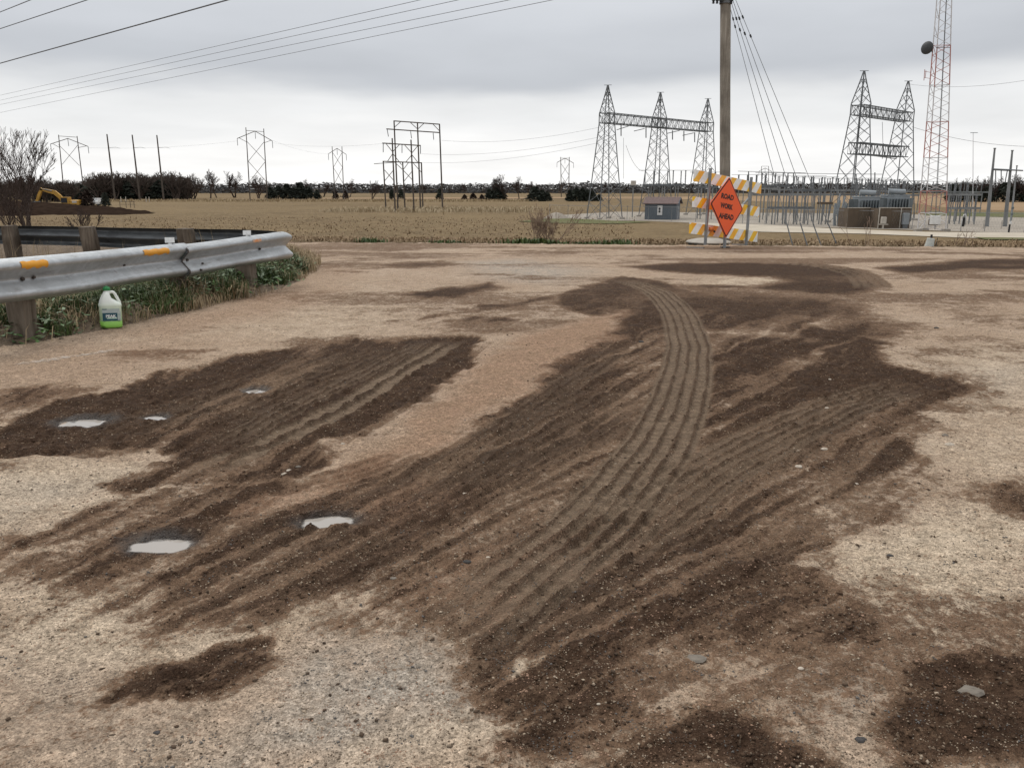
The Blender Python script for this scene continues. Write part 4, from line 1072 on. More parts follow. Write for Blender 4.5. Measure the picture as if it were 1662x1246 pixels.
def build_barricade():
    YB = 15.9
    c = at(1178, 390, YB)
    yaw = math.radians(46)
    ux = Vector((math.cos(yaw), math.sin(yaw), 0)); nrm = Vector((math.sin(yaw), -math.cos(yaw), 0))
    root = empty('traffic_barricade', (c.x, c.y, ground_z(c.x, c.y)), 'three-rail barricade with faded orange and white stripes leaning beside the road', 'barricade')
    def on(px, py):      # point of the barricade plane seen at a pixel
        r = ray(px, py); o_ = Vector((0, 0, CAM_H)); t = (c - o_).dot(nrm) / r.dot(nrm)
        return o_ + r * t
    rails = [((1128, 275), (1236, 298), (1127, 294), (1235, 315), 0.1), ((1126, 319), (1233, 336), (1125, 336), (1232, 352), 0.72), ((1121, 361), (1230, 376), (1120, 379), (1229, 393), 0.42)]
    for tl, tr, bl, br_, ph in rails:
        P = [on(*bl), on(*br_), on(*tr), on(*tl)]
        bk = [p - nrm * 0.025 for p in P]
        mb = MB().add(P + bk, [(0, 1, 2, 3), (7, 6, 5, 4), (0, 4, 5, 1), (1, 5, 6, 2), (2, 6, 7, 3), (3, 7, 4, 0)])
        o = mb.build('rail', M_stripe, root)
        at_ = o.data.color_attributes.new('rail_uv', 'FLOAT_COLOR', 'POINT')
        Lr = (P[1] - P[0]).length; Hr = (P[3] - P[0]).length
        uv = [(0, 0), (Lr, 0), (Lr, Hr), (0, Hr)]
        at_.data.foreach_set('color', [x for k in range(8) for x in (uv[k % 4][0], uv[k % 4][1], ph, 1)])
    for (t_, b_) in (((1151.5, 273), (1143.5, 387)), ((1218, 287.5), (1209.5, 394))):
        p, q = on(*t_) + nrm * 0.022, on(*b_) + nrm * 0.022
        q = q + (q - p).normalized() * 0.12
        M = Matrix((ux, nrm, Vector((0, 0, 1)))).transposed()
        mb = MB(); w = 0.021
        mb.loft([[q + ux * a + nrm * b2 for a, b2 in ((-w, -w), (w, -w), (w, w), (-w, w))], [p + ux * a + nrm * b2 for a, b2 in ((-w, -w), (w, -w), (w, w), (-w, w))]])
        up = mb.build('upright', M_square_tube, root)
        hb = MB()
        for k in range(11):
            hp = p + (q - p) * (0.02 + 0.022 * k) + nrm * (w + 0.001)
            hb.box(hp, (0.012, 0.004, 0.014), Matrix((ux, nrm, Vector((0, 0, 1)))).transposed())
        hb.build('punched_holes', M_dark, up)
        fq = Vector((q.x, q.y, ground_z(q.x, q.y) + 0.02))
        MB().bar(fq - nrm * 0.40 - Vector((0, 0, 0.03)), fq - nrm * 0.02 - Vector((0, 0, 0.02)), 0.04).build('foot', M_bolt, root)
    # brace behind the right upright
    p, q = on(1221, 318), on(1212, 350)
    MB().bar(p - nrm * 0.03, q - nrm * 0.30, 0.03).build('brace', M_square_tube, root)
    # warning lamp stub on the lowest rail
    p = on(1152, 372) + nrm * 0.03
    MB().lathe(p, [(0.0, -0.04), (0.05, -0.03), (0.055, 0.0), (0.05, 0.03), (0.0, 0.04)], 10).build('lamp_stub', simple('orange_plastic', (0.7, 0.2, 0.04), None, 9, 0.5), root, smooth=True)
    p = on(1153, 375.5) + nrm * 0.075
    MB().tube(p, p + nrm * 0.02, 0.022, 0.02, 8).build('bolt', M_dark, root)
build_barricade()
def build_sign():
    YS = 15.45
    c = at(1179.5, 336.5, YS)
    yaw = math.radians(46)
    nrm = Vector((math.sin(yaw), -math.cos(yaw), 0))
    o_ = Vector((0, 0, CAM_H))
    def on(px, py, out=0.0):
        r = ray(px, py); t = ((c + nrm * out) - o_).dot(nrm) / r.dot(nrm)
        return o_ + r * t
    base = on(1178, 396); base.z = ground_z(base.x, base.y)
    root = empty('road_work_sign', base, 'orange diamond sign reading ROAD WORK AHEAD in front of the barricade', 'sign')
    T, R, B_, L = on(1184, 287), on(1206, 340), on(1178, 387), on(1152.5, 330)
    cen = (T + R + B_ + L) / 4
    def inset(k, out):
        return [cen + (p - cen) * k + nrm * out for p in (L, B_, R, T)]
    m_or = simple('fluorescent_orange', (0.86, 0.115, 0.020), (0.78, 0.095, 0.018), 2.5, 0.5)
    m_bl = simple('sign_black', (0.02, 0.012, 0.012), None, 6, 0.6)
    def plate(k, o1, o2, mat, name):
        f, b = inset(k, o1), inset(k, o2)
        rr = []
        for ring in (b, f):
            out = []
            for i in range(4):
                p, pn, pp = ring[i], ring[(i + 1) % 4], ring[(i - 1) % 4]
                out += [p + (pp - p) * 0.03, p + (pn - p) * 0.03]
            rr.append(out)
        return MB().loft(rr).build(name, mat, root)
    plate(1.0, 0.0, -0.006, m_or, 'sign_edge')
    pn = plate(0.975, 0.003, 0.001, m_bl, 'border')
    pn = plate(0.915, 0.006, 0.004, m_or, 'sign_panel')
    # in-plane axes of the tilted plate
    for body, l, r, h in (('ROAD', (1171.0, 317.3), (1191.0, 321.7), 8.7), ('WORK', (1169.4, 332.6), (1189.6, 337.0), 8.9), ('AHEAD', (1166.8, 349.4), (1190.6, 353.4), 9.0)):
        pl, pr = on(*l, 0.0085), on(*r, 0.0085); mid = (pl + pr) / 2
        mx, my = (l[0] + r[0]) / 2, (l[1] + r[1]) / 2
        up = on(mx + 0.6, my - h / 2, 0.0085) - on(mx - 0.6, my + h / 2, 0.0085)
        cu = bpy.data.curves.new('t', 'FONT'); cu.body = body; cu.size = 1; cu.align_x = 'CENTER'; cu.align_y = 'CENTER'; cu.offset = 0.048
        cu.resolution_u = 3
        to = bpy.data.objects.new('t', cu); COL.objects.link(to)
        me = bpy.data.meshes.new_from_object(to.evaluated_get(bpy.context.evaluated_depsgraph_get()))
        bpy.data.objects.remove(to); bpy.data.curves.remove(cu)
        xs = [v.co.x for v in me.vertices]; ysv = [v.co.y for v in me.vertices]
        w, hh = max(xs) - min(xs), max(ysv) - min(ysv); cx_, cy_ = (max(xs) + min(xs)) / 2, (max(ysv) + min(ysv)) / 2
        off = root_loc(pn)
        for v in me.vertices:
            a, b = (v.co.x - cx_) / w, (v.co.y - cy_) / hh
            v.co = mid + (pr - pl) * a + up * b - off
        me.materials.clear(); me.materials.append(m_bl); me.name = 'lettering'
        o = bpy.data.objects.new('lettering', me); COL.objects.link(o); o.parent = pn
    pp = on(1177, 380, -0.03); pt = on(1182, 300, -0.03)
    MB().bar(Vector((pp.x, pp.y, root.location.z - 0.05)), pt, 0.045).build('post', M_square_tube, root)
    MB().cbox((base.x + 0.02, base.y + 0.10, base.z + 0.01), (0.16, 0.16, 0.03), 0.008).build('base', M_bolt, root)
build_sign()
# slab lying at the roadside left of the sign
def build_slab():
    c = G(1150, 393); zz = ground_z(c.x, c.y)
    root = empty('concrete_slab', (c.x, c.y, zz), 'low concrete slab with a black-painted shadow under its lip at the foot of the sign', 'slab')
    n = 22; rings = []
    rx, ry = 0.46, 0.62
    for (k, z) in ((0.93, 0.045), (1.0, 0.055), (1.0, 0.075), (0.90, 0.095), (0.55, 0.13), (0.25, 0.14)):
        rings.append([(c.x + rx * k * math.cos(6.2832 * i / n), c.y + ry * k * math.sin(6.2832 * i / n), zz + z) for i in range(n)])
    MB().loft(rings).build('cover', M_conc, root)
    MB().loft([[(c.x + rx * k * math.cos(6.2832 * i / n), c.y + ry * k * math.sin(6.2832 * i / n), zz + z) for i in range(n)] for k, z in ((0.9, -0.15), (0.9, 0.05))]).build('shadow_core', M_dark, root)  # near-black drum stands in for the shadow beneath the slab
build_slab()
def build_stub():
    c = G(1508, 398.5); zz = ground_z(c.x, c.y)
    root = empty('utility_pedestal', (c.x, c.y, zz), 'short pale marker stub at the far road edge, right of the guy wires', 'marker')
    Mt = Matrix.Rotation(0.12, 3, 'Y')
    MB().lathe((c.x, c.y, zz), [(0.085, -0.1), (0.085, 0.02), (0.075, 0.10), (0.07, 0.165), (0.06, 0.175)], 14, Mt).build('body', simple('chalky_grey', (0.50, 0.51, 0.47), (0.38, 0.39, 0.36), 12, 0.8), root, smooth=False)
    MB().box((c.x + 0.02, c.y - 0.01, zz + 0.21), (0.03, 0.03, 0.07)).build('nub', M_dark, root)
    MB().tube((c.x + 0.13, c.y, zz - 0.05), (c.x + 0.15, c.y, zz + 0.18), 0.012, 0.008, 5).build('stake', M_wood_far, root)
build_stub()

# ------------------------------------------------------------------ utility pole with guys
def build_pole():
    Y = 20.0
    top, bot = at(1178, -150, Y), at(1176.6, 290, Y)
    d = (bot - top).normalized()
    gz = ground_z(bot.x, Y)
    base = top + d * ((top.z - gz) / -d.z)
    root = empty('utility_pole', base, 'thick weathered wooden utility pole with four guy wires behind the orange sign', 'utility pole')
    rings = []; n = 14; L = (base - top).length
    for k in range(13):
        t = k / 12; p = base + (top - base) * t - Vector((0, 0, 0.25 if k == 0 else 0))
        r = 0.118 + (0.128 - 0.118) * (1 - t)
        rings.append([p + Vector((r * (1 + 0.02 * math.sin(i * 2.3 + k)) * math.cos(6.2832 * i / n), r * math.sin(6.2832 * i / n), 0)) for i in range(n)])
    MB().loft(rings).build('shaft', M_polewood, root, smooth=True)
    b = at(1178, 3, Y)
    mb = MB().tube(b - Vector((0, 0, 0.05)), b + Vector((0, 0, 0.03)), 0.145, 0.145, 14)
    mb.build('band_clamp', M_steel_dark, root)
    for px_ in (1158, 1164, 1170, 1187):
        q = at(px_, 2, Y - 0.12)
        MB().lathe(q, [(0.01, -0.06), (0.035, -0.045), (0.02, -0.02), (0.035, 0.0), (0.02, 0.02), (0.03, 0.04), (0.01, 0.05)], 8).build('insulator', M_dark, root)
    MB().bar(at(1155, -1, Y - 0.12), at(1190, 1, Y - 0.12), 0.035).build('bracket', M_steel_dark, root)
    guys = [((1187, 20), (1288, 388)), ((1190, 14), (1311, 396)), ((1192, 8), (1334, 390)), ((1194, 0), (1360, 391))]
    M_guy = simple('guy_strand', (0.16, 0.165, 0.17), None, 9, 0.5, 0.4)
    for i, (t_, b_) in enumerate(guys):
        p = at(t_[0], t_[1], Y - 0.05); g = G(b_[0], b_[1], -0.03 * (i + 1))
        YG = 16.6 + 0.5 * i
        g = at(b_[0], b_[1], YG); g.z = ground_z(g.x, g.y) - 0.02
        dd = (p - g).normalized()
        att = p + dd * 0.9
        w = MB().tube(g, att, 0.0065, 0.0065, 5).build('guy_wire', M_guy, root)
        for k, f in enumerate((0.2, 0.42)):
            q = p - dd * f * (1 + 0.4 * i)
            MB().tube(q - dd * 0.035, q + dd * 0.035, 0.02, 0.02, 6).build('strain_insulator', M_dark, w)
        MB().tube(g - dd * 0.05, g + dd * 0.55, 0.014, 0.012, 5).build('anchor_rod', M_steel_dark, w)
build_pole()

# ------------------------------------------------------------------ overhead wires
def wire(a, b, r, ext0, ext1, label, group, mat=None, sag=0.0):
    p, q = at(*a), at(*b); d = q - p
    p2, q2 = p - d * ext0, q + d * ext1
    n = 14; pts = []
    for k in range(n + 1):
        t = k / n; v = p2 + (q2 - p2) * t
        pts.append(v - Vector((0, 0, sag * 4 * t * (1 - t))))
    o = MB().path(pts, r, 5).build('power_line', mat or M_wire)
    return tag(o, label, 'power line', group)
wire((370, 0, 15.0), (0, 103, 22.0), 0.012, 1.2, 2.0, 'lowest and thickest of the three wires in the upper left corner', 'near overhead wires')
wire((142, 0, 17.0), (0, 47, 21.0), 0.009, 3.0, 2.5, 'middle of the three wires in the upper left corner', 'near overhead wires')
wire((50, 0, 18.0), (0, 20, 20.5), 0.009, 5.0, 2.5, 'topmost short wire cutting the upper left corner', 'near overhead wires')
for i, (a, b) in enumerate((((683, 0), (0, 155)), ((745, 0), (0, 163)), ((828, 0), (0, 170)), ((898, 0), (0, 183)))):
    wire((a[0], a[1], 24.0), (b[0], b[1], 62.0), 0.0075, 0.5, 0.8, ['uppermost', 'second from the top', 'third from the top', 'lowest'][i] + ' of the four thin wires sweeping down to the left', 'thin overhead wires')

# ------------------------------------------------------------------ pylons
def hframe(p0, p1, tops, tips, apex, ties, Y, label, thick=0.17, low=None):
    """p0/p1 base px of both poles, tops px, tips px, apex px; all at depth Y"""
    base = at((p0[0] + p1[0]) / 2, (p0[1] + p1[1]) / 2, Y); base.z = ZF
    root = empty('h_frame_pylon', base, label, 'pylon', 'wooden H-frame pylons in the fields')
    for b_, t_ in zip((p0, p1), tops):
        q = at(*b_, Y); q.z = ZF - 0.3
        MB().tube(q, at(*t_, Y), thick * 1.25, thick * 0.8, 7).build('pole', M_wood_far, root)
    a = at(*apex, Y - 0.2)
    for t_ in tips:
        MB().bar(at(*t_, Y - 0.2), a, thick * 0.95).build('arm', M_wood_far, root)
        q = at(*t_, Y - 0.2)
        MB().tube(q, q - Vector((0, 0, 2.4)), 0.10, 0.10, 5).build('insulator', M_ins, root)
    MB().tube(a, a - Vector((0, 0, 2.6)), 0.10, 0.10, 5).build('insulator', M_ins, root)
    for (u, v) in ties:
        MB().bar(at(*u, Y + 0.15), at(*v, Y + 0.15), thick * 0.65).build('brace', M_wood_far, root)
hframe((406, 326), (434, 326), ((399, 207), (428, 209)), ((385, 225), (442, 229)), (414, 213), (((399, 212), (428, 214)), ((400, 229), (431, 262)), ((429, 230), (403, 262)), ((403, 262), (433, 296)), ((431, 262), (405, 295)), ((388, 224), (401, 231)), ((440, 228), (429, 232))), 295,
       'tall wooden H-frame pylon standing alone right of the three single poles')
hframe((544, 323), (558, 323), ((539, 238), (555, 238)), ((533, 250), (562, 251)), (547, 241), (((540, 248), (556, 272)), ((555, 248), (541, 272)), ((541, 272), (557, 298)), ((556, 272), (543, 298))), 345,
       'smaller wooden H-frame pylon left of the clustered pole frames')
hframe((911, 320), (923, 320), ((910, 255), (924, 255)), ((904, 264), (931, 265)), (917, 257), (((910, 257), (924, 257)), ((910, 265), (924, 285)), ((924, 265), (911, 285)), ((911, 285), (924, 306)), ((924, 285), (911, 306))), 430,
       'farthest small H-frame pylon left of the lattice gantry', 0.2)
hframe((104, 318), (137, 318), ((95, 219), (125, 221)), ((82, 234), (143, 238)), (110, 225), (((95, 221), (125, 223)), ((95, 235), (129, 269)), ((126, 236), (101, 267)), ((85, 233), (97, 240)), ((141, 237), (126, 240))), 300,
       'wooden H-frame pylon behind the bare tree and the excavator')
for i, (t_, b_) in enumerate((((173.5, 218), (186.5, 323)), ((214.5, 219), (227, 324)), ((254.5, 219.5), (266, 326)))):
    q = at(*b_, 300); q.z = ZF
    root = empty('single_pole', q, ['leftmost', 'middle', 'rightmost'][i] + ' of the three bare single poles above the dark brush', 'pole', 'row of three single poles')
    MB().tube(q - Vector((0, 0, 0.3)), at(*t_, 300), 0.36, 0.22, 8).build('shaft', M_wood_far, root)
    p = at(t_[0] + 1.5, 240, 300)
    MB().tube(p, p + Vector((3.0, -0.3, 0.15)), 0.07, 0.05, 5).tube(p + Vector((3, -0.3, 0.15)), p + Vector((4.6, -0.4, -0.2)), 0.05, 0.04, 5).build('insulator', M_ins, root)
# three big pole frames close together
def pole_frame(poles, beams, braces, ins, Y, label, th=0.13):
    base = at(sum(b_[0] for t_, b_ in poles) / len(poles), 341, Y); base.z = ZF
    root = empty('dead_end_pylon', base, label, 'pylon', 'cluster of dead-end pole frames')
    for t_, b_ in poles:
        q = at(*b_, Y); q.z = ZF - 0.3
        MB().tube(q, at(*t_, Y), th * 1.25, th, 8).build('pole', M_wood_far, root)
    for u, v in beams: MB().bar(at(*u, Y - 0.18), at(*v, Y - 0.18), th * 1.15).build('crossarm', M_wood_far, root)
    for u, v in braces: MB().bar(at(*u, Y + 0.15), at(*v, Y + 0.15), th * 0.7).build('brace', M_wood_far, root)
    for u, v in ins: MB().tube(at(*u, Y - 0.2), at(*v, Y - 0.2), 0.075, 0.075, 5).build('insulator', M_ins, root)
pole_frame([((639.5, 196), (646, 341)), ((677.5, 198.5), (682.5, 339)), ((713.3, 202), (718.5, 341))], [((639, 196.5), (714, 202)), ((627, 209.5), (714, 215.5))],
           [((640, 207), (650, 198)), ((666, 199), (678, 210)), ((679, 209), (688, 200.5)), ((702, 201), (713, 212.5))], [((628.5, 210.5), (630.5, 222)), ((666.5, 213.5), (668, 225)), ((703, 216), (704, 227))], 166,
           'tallest and widest of the three clustered pole frames')
pole_frame([((636.5, 224.5), (641.5, 343)), ((667, 227), (672, 342))], [((620.5, 232.5), (683, 236.5))],
           [((627, 234), (637, 246.5)), ((638, 246), (648, 235)), ((657, 236), (668, 248)), ((669, 248), (678, 237)), ((629, 262), (637, 250)), ((638, 250), (652, 268)), ((658, 264), (668, 252)), ((669, 252), (680, 266))],
           [((622, 233), (622, 247.5)), ((652.5, 235), (652.5, 248.5)), ((682.5, 237), (682.5, 250))], 160, 'two-pole frame of middle height in the cluster')
pole_frame([((622, 261.5), (626.5, 340)), ((653.5, 263), (657.5, 341)), ((684, 264), (686.5, 338))], [((621, 262), (685, 264.5))],
           [((624, 276), (638, 292)), ((638, 277), (625, 293)), ((655, 277), (670, 293)), ((669, 278), (656, 294)), ((640, 263), (653, 275)), ((655, 275), (663, 264)), ((670, 264), (684, 280))],
           [((650, 263), (607, 266))], 172, 'lowest three-pole frame with crossed braces in the cluster')
for i, (a, b, s) in enumerate((((717, 228, 165), (972, 207, 131), 1.0), ((684, 250, 160), (976, 222, 128), 1.0), ((686, 264, 172), (980, 230, 126), 1.0), ((442, 232, 295), (635, 232, 200), 1.0), ((143, 240, 300), (385, 229, 295), 1.0), ((442, 228, 295), (533, 250, 345), 1.0))):
    wire(a, b, 0.017, 0, 0, ['top slack line from the pole cluster to the lattice gantry', 'middle slack line from the pole cluster to the gantry', 'lowest slack line from the pole cluster to the gantry',
         'line from the tall H-frame to the pole cluster', 'line between the leftmost H-frame and the tall one', 'line from the tall H-frame to the smaller one'][i], 'far transmission lines', sag=s)

# ------------------------------------------------------------------ switchyard gantries
def lattice_tower(base, rot, levels, th_leg, th_br, name, mat, parent):
    """levels: (z above base, half width)"""
    mb = MB()
    R = Matrix.Rotation(rot, 3, 'Z')
    def corner(i, lv):
        z, w = lv; sx_, sy_ = ((-1, -1), (1, -1), (1, 1), (-1, 1))[i % 4]
        return base + R @ Vector((sx_ * w, sy_ * w, z))
    for a, b in zip(levels[:-1], levels[1:]):
        for i in range(4):
            mb.tube(corner(i, a), corner(i, b), th_leg, th_leg, 4, False)
            mb.tube(corner(i, a), corner(i + 1, b), th_br, th_br, 3, False)
            mb.tube(corner(i + 1, a), corner(i, b), th_br, th_br, 3, False)
    return mb.build(name, mat, parent)
def truss(p, q, depth, width, n, th, name, mat, parent, side):
    mb = MB(); d = (q - p)
    def pt(t, s_, u): return p + d * t + side * (s_ * width / 2) + Vector((0, 0, u * depth / 2))
    for s_ in (-1, 1):
        for u in (-1, 1): mb.tube(pt(0, s_, u), pt(1, s_, u), th, th, 4)
        for k in range(n):
            u0 = -1 if k % 2 else 1
            mb.tube(pt(k / n, s_, u0), pt((k + 1) / n, s_, -u0), th * 0.55, th * 0.55, 3, False)
            mb.tube(pt(k / n, s_, -1), pt(k / n, s_, 1), th * 0.5, th * 0.5, 3, False)
    for k in range(n + 1):
        for u in (-1, 1): mb.tube(pt(k / n, -1, u), pt(k / n, 1, u), th * 0.5, th * 0.5, 3, False)
    return mb.build(name, mat, parent)
HT = 18.95
LV = [(0, 2.15), (2.6, 1.93), (5.2, 1.70), (7.6, 1.50), (9.8, 1.31), (11.8, 1.14), (13.0, 1.04), (14.5, 0.92), (16.0, 0.92), (17.2, 0.66), (18.3, 0.42), (19.3, 0.21), (20.2, 0.05)]
LV = [(z * 0.938, w * 0.90) for z, w in LV]
def gantry(spots, beams, label, rot):
    cs = []
    for px_, Y in spots:
        t = at(px_, 200, Y); cs.append(Vector((t.x, Y, ZF)))
    root = empty('lattice_gantry', cs[0], label, 'gantry', 'switchyard lattice gantries')
    for c in cs:
        tw = lattice_tower(c, rot, LV, 0.072, 0.034, 'tower', M_steel_dark, root)
        MB().bar(c + Vector((-0.55, 0, HT)), c + Vector((0.55, 0, HT + 0.02)), 0.05).build('top_bracket', M_steel_dark, tw)
        for sx_ in (-1, 1):
            for sy_ in (-1, 1):
                p = c + Matrix.Rotation(rot, 3, 'Z') @ Vector((sx_ * 1.935, sy_ * 1.935, 0.1))
                MB().cbox(p, (0.7, 0.7, 0.4), 0.05).build('footing', M_conc, tw)
    for z0, z1 in beams:
        for a, b in zip(cs[:-1], cs[1:]):
            d = (b - a).normalized(); side = Vector((-d.y, d.x, 0))
            zz = (z0 + z1) / 2 - ZF
            tr = truss(a + Vector((0, 0, zz)) - d * 0.9, b + Vector((0, 0, zz)) + d * 0.9, z1 - z0, 1.5, 18, 0.065, 'truss_beam', M_steel_dark, root, side)
    return root, cs
g1, c1 = gantry([(985, 123), (1070, 132), (1147, 141)], [(10.37, 11.75)], 'three-peaked steel lattice gantry behind the grey control building', math.radians(24))
for (a, b) in (((1008, 203), (1008, 221)), ((1048.5, 207), (1048.5, 224)), ((1091.5, 212), (1091.5, 227)), ((1110, 213), (1110, 229)), ((1127.5, 215), (1127.5, 231))):
    Y = 125 + (a[0] - 1000) / 140 * 14
    MB().tube(at(*a, Y), at(*b, Y), 0.085, 0.085, 6).build('insulator', M_steel_dark, g1)
for (a, b) in (((1020, 205), (1001, 211)), ((1046, 209), (1029, 213)), ((1103, 212), (1082, 217)), ((1126, 216), (1108, 220))):
    Y = 125 + (a[0] - 1000) / 140 * 14
    MB().tube(at(*a, Y), at(*b, Y - 1), 0.06, 0.06, 5).build('strain_insulator', M_ins, g1)
g2, c2 = gantry([(1394.5, 108.5), (1467, 118.5)], [(10.26, 11.45), (5.45, 6.85)], 'two-peaked lattice gantry with two beams behind the brown screens', math.radians(20))
MB().bar(at(1419, 235, 112), at(1446, 239, 115), 0.08).bar(at(1418, 253, 112), at(1455, 258, 116), 0.08).bar(at(1420, 234, 112), at(1419, 254, 112), 0.07).bar(at(1434, 233, 113), at(1432, 258, 113), 0.07).bar(at(1446, 236, 115), at(1445, 258, 115), 0.07).build('switch_frame', M_steel, g2)
MB().tube(at(1432, 198, 113), at(1433, 234, 113), 0.03, 0.03, 4).build('dropper', M_wire, g2)
for (x, y, x2, y2, Y0_, Y1_, lab) in ((1012, 224, 1012, 290, 124, 126, 'thin dropper wire hanging beside the first gantry tower'), (1016, 236, 1045, 278, 124, 126, 'curving jumper from the gantry to the bus frame')):
    wire((x, y, Y0_), (x2, y2, Y1_), 0.022, 0, 0, lab, 'switchyard droppers', sag=0.9 if x2 > x else 0)
wire((1480, 206, 118), (1662, 228, 118), 0.022, 0, 0.4, 'faint line running right from the two-beam gantry', 'switchyard droppers', sag=1.0)
wire((1470, 136, 118), (1662, 118, 90), 0.016, 0, 0.4, 'faint shield wire right of the taller gantry peak', 'switchyard droppers', sag=1.0)

# ------------------------------------------------------------------ radio mast
def build_mast():
    Y = 88.0
    bl, br_ = at(1487, 372, Y), at(1530, 372, Y)
    c = (bl + br_) / 2; c.z = ZF
    root = empty('radio_mast', c, 'tall red and white lattice radio mast with a dark round dish', 'mast')
    H = 30.0; w0 = 1.62; tc = at(1530.5, 0, Y)
    def leg(i, z):
        t = z / H; r = w0 * (1 - t) + 0.55 * t
        a = math.radians((200, 320, 80)[i])
        lean = Vector(((tc.x - c.x) * z / (tc.z - ZF), 0, 0))
        return c + lean + Vector((r * math.cos(a), r * math.sin(a), z))
    bands = [(0, 1.9, 'w'), (1.9, 4.2, 'r'), (4.2, 7.6, 'w'), (7.6, 11.2, 'r'), (11.2, 14.8, 'w'), (14.8, 18.6, 'r'), (18.6, 24, 'w'), (24, 30, 'w')]
    for z0, z1, k in bands:
        mb = MB(); n = max(2, int(round((z1 - z0) / 0.95)))
        for j in range(n):
            a, b = z0 + (z1 - z0) * j / n, z0 + (z1 - z0) * (j + 1) / n
            for i in range(3):
                mb.tube(leg(i, a), leg(i, b), 0.055, 0.055, 5, False)
                i2 = (i + 1) % 3
                if j % 2: mb.tube(leg(i, a), leg(i2, b), 0.026, 0.026, 4, False)
                else: mb.tube(leg(i2, a), leg(i, b), 0.026, 0.026, 4, False)
        for i in range(3): mb.tube(leg(i, z1), leg((i + 1) % 3, z1), 0.024, 0.024, 4, False)
        mb.build('mast_section', M_mastwhite if k == 'w' else M_mastred, root)
    mb = MB()
    for k in range(3):
        mb.tube(c + Vector((0.5, -0.3 + 0.12 * k, 0.2)), c + Vector(((tc.x - c.x) * 29 / (tc.z - ZF) + 0.2, -0.2 + 0.05 * k, 29)), 0.02, 0.02, 4)
    mb.build('cable_run', M_ins, root)
    d = at(1505, 78, Y - 0.9)
    ax = Vector((-0.80, -0.55, 0.05)).normalized(); M = ax.to_track_quat('Z', 'Y').to_matrix()
    dish = MB().lathe(d, [(0.10, -0.38), (0.44, -0.27), (0.61, -0.05), (0.63, 0.06), (0.53, 0.15), (0.28, 0.23), (0.02, 0.26)], 22, M).build('dish', M_dish, root, smooth=True)
    MB().tube(d - ax * 0.35, leg(0, d.z - ZF - 0.3), 0.06, 0.06, 6).build('dish_mount', M_steel_dark, dish)
    MB().tube(at(1501, 113, Y - 0.8), at(1499.5, 131, Y - 0.8), 0.035, 0.035, 5).tube(at(1503, 115, Y - 0.8), at(1501.5, 127, Y - 0.8), 0.03, 0.03, 5).tube(at(1500.5, 116, Y - 0.8), leg(0, at(1507, 118, Y - 0.3).z - ZF), 0.02, 0.02, 4).tube(at(1500, 126, Y - 0.8), leg(0, at(1507, 128, Y - 0.3).z - ZF), 0.02, 0.02, 4).build('antenna', M_mastred, root)
    MB().tube(at(1519, 77.5, Y - 0.5), at(1543, 77.5, Y - 0.5), 0.03, 0.03, 4).build('side_arm', M_ins, root)
    # equipment box and cabinets at its foot
    b1 = at(1518, 356, Y - 1.6); MB().cbox((b1.x, b1.y, ZF + 1.2), (0.9, 0.6, 0.9), 0.04).build('cabinet', M_white, root)
    for i in range(3):
        p = leg(i, 0); MB().cbox((p.x, p.y, ZF + 0.1), (0.7, 0.7, 0.4), 0.05).build('footing', M_conc, root)
build_mast()

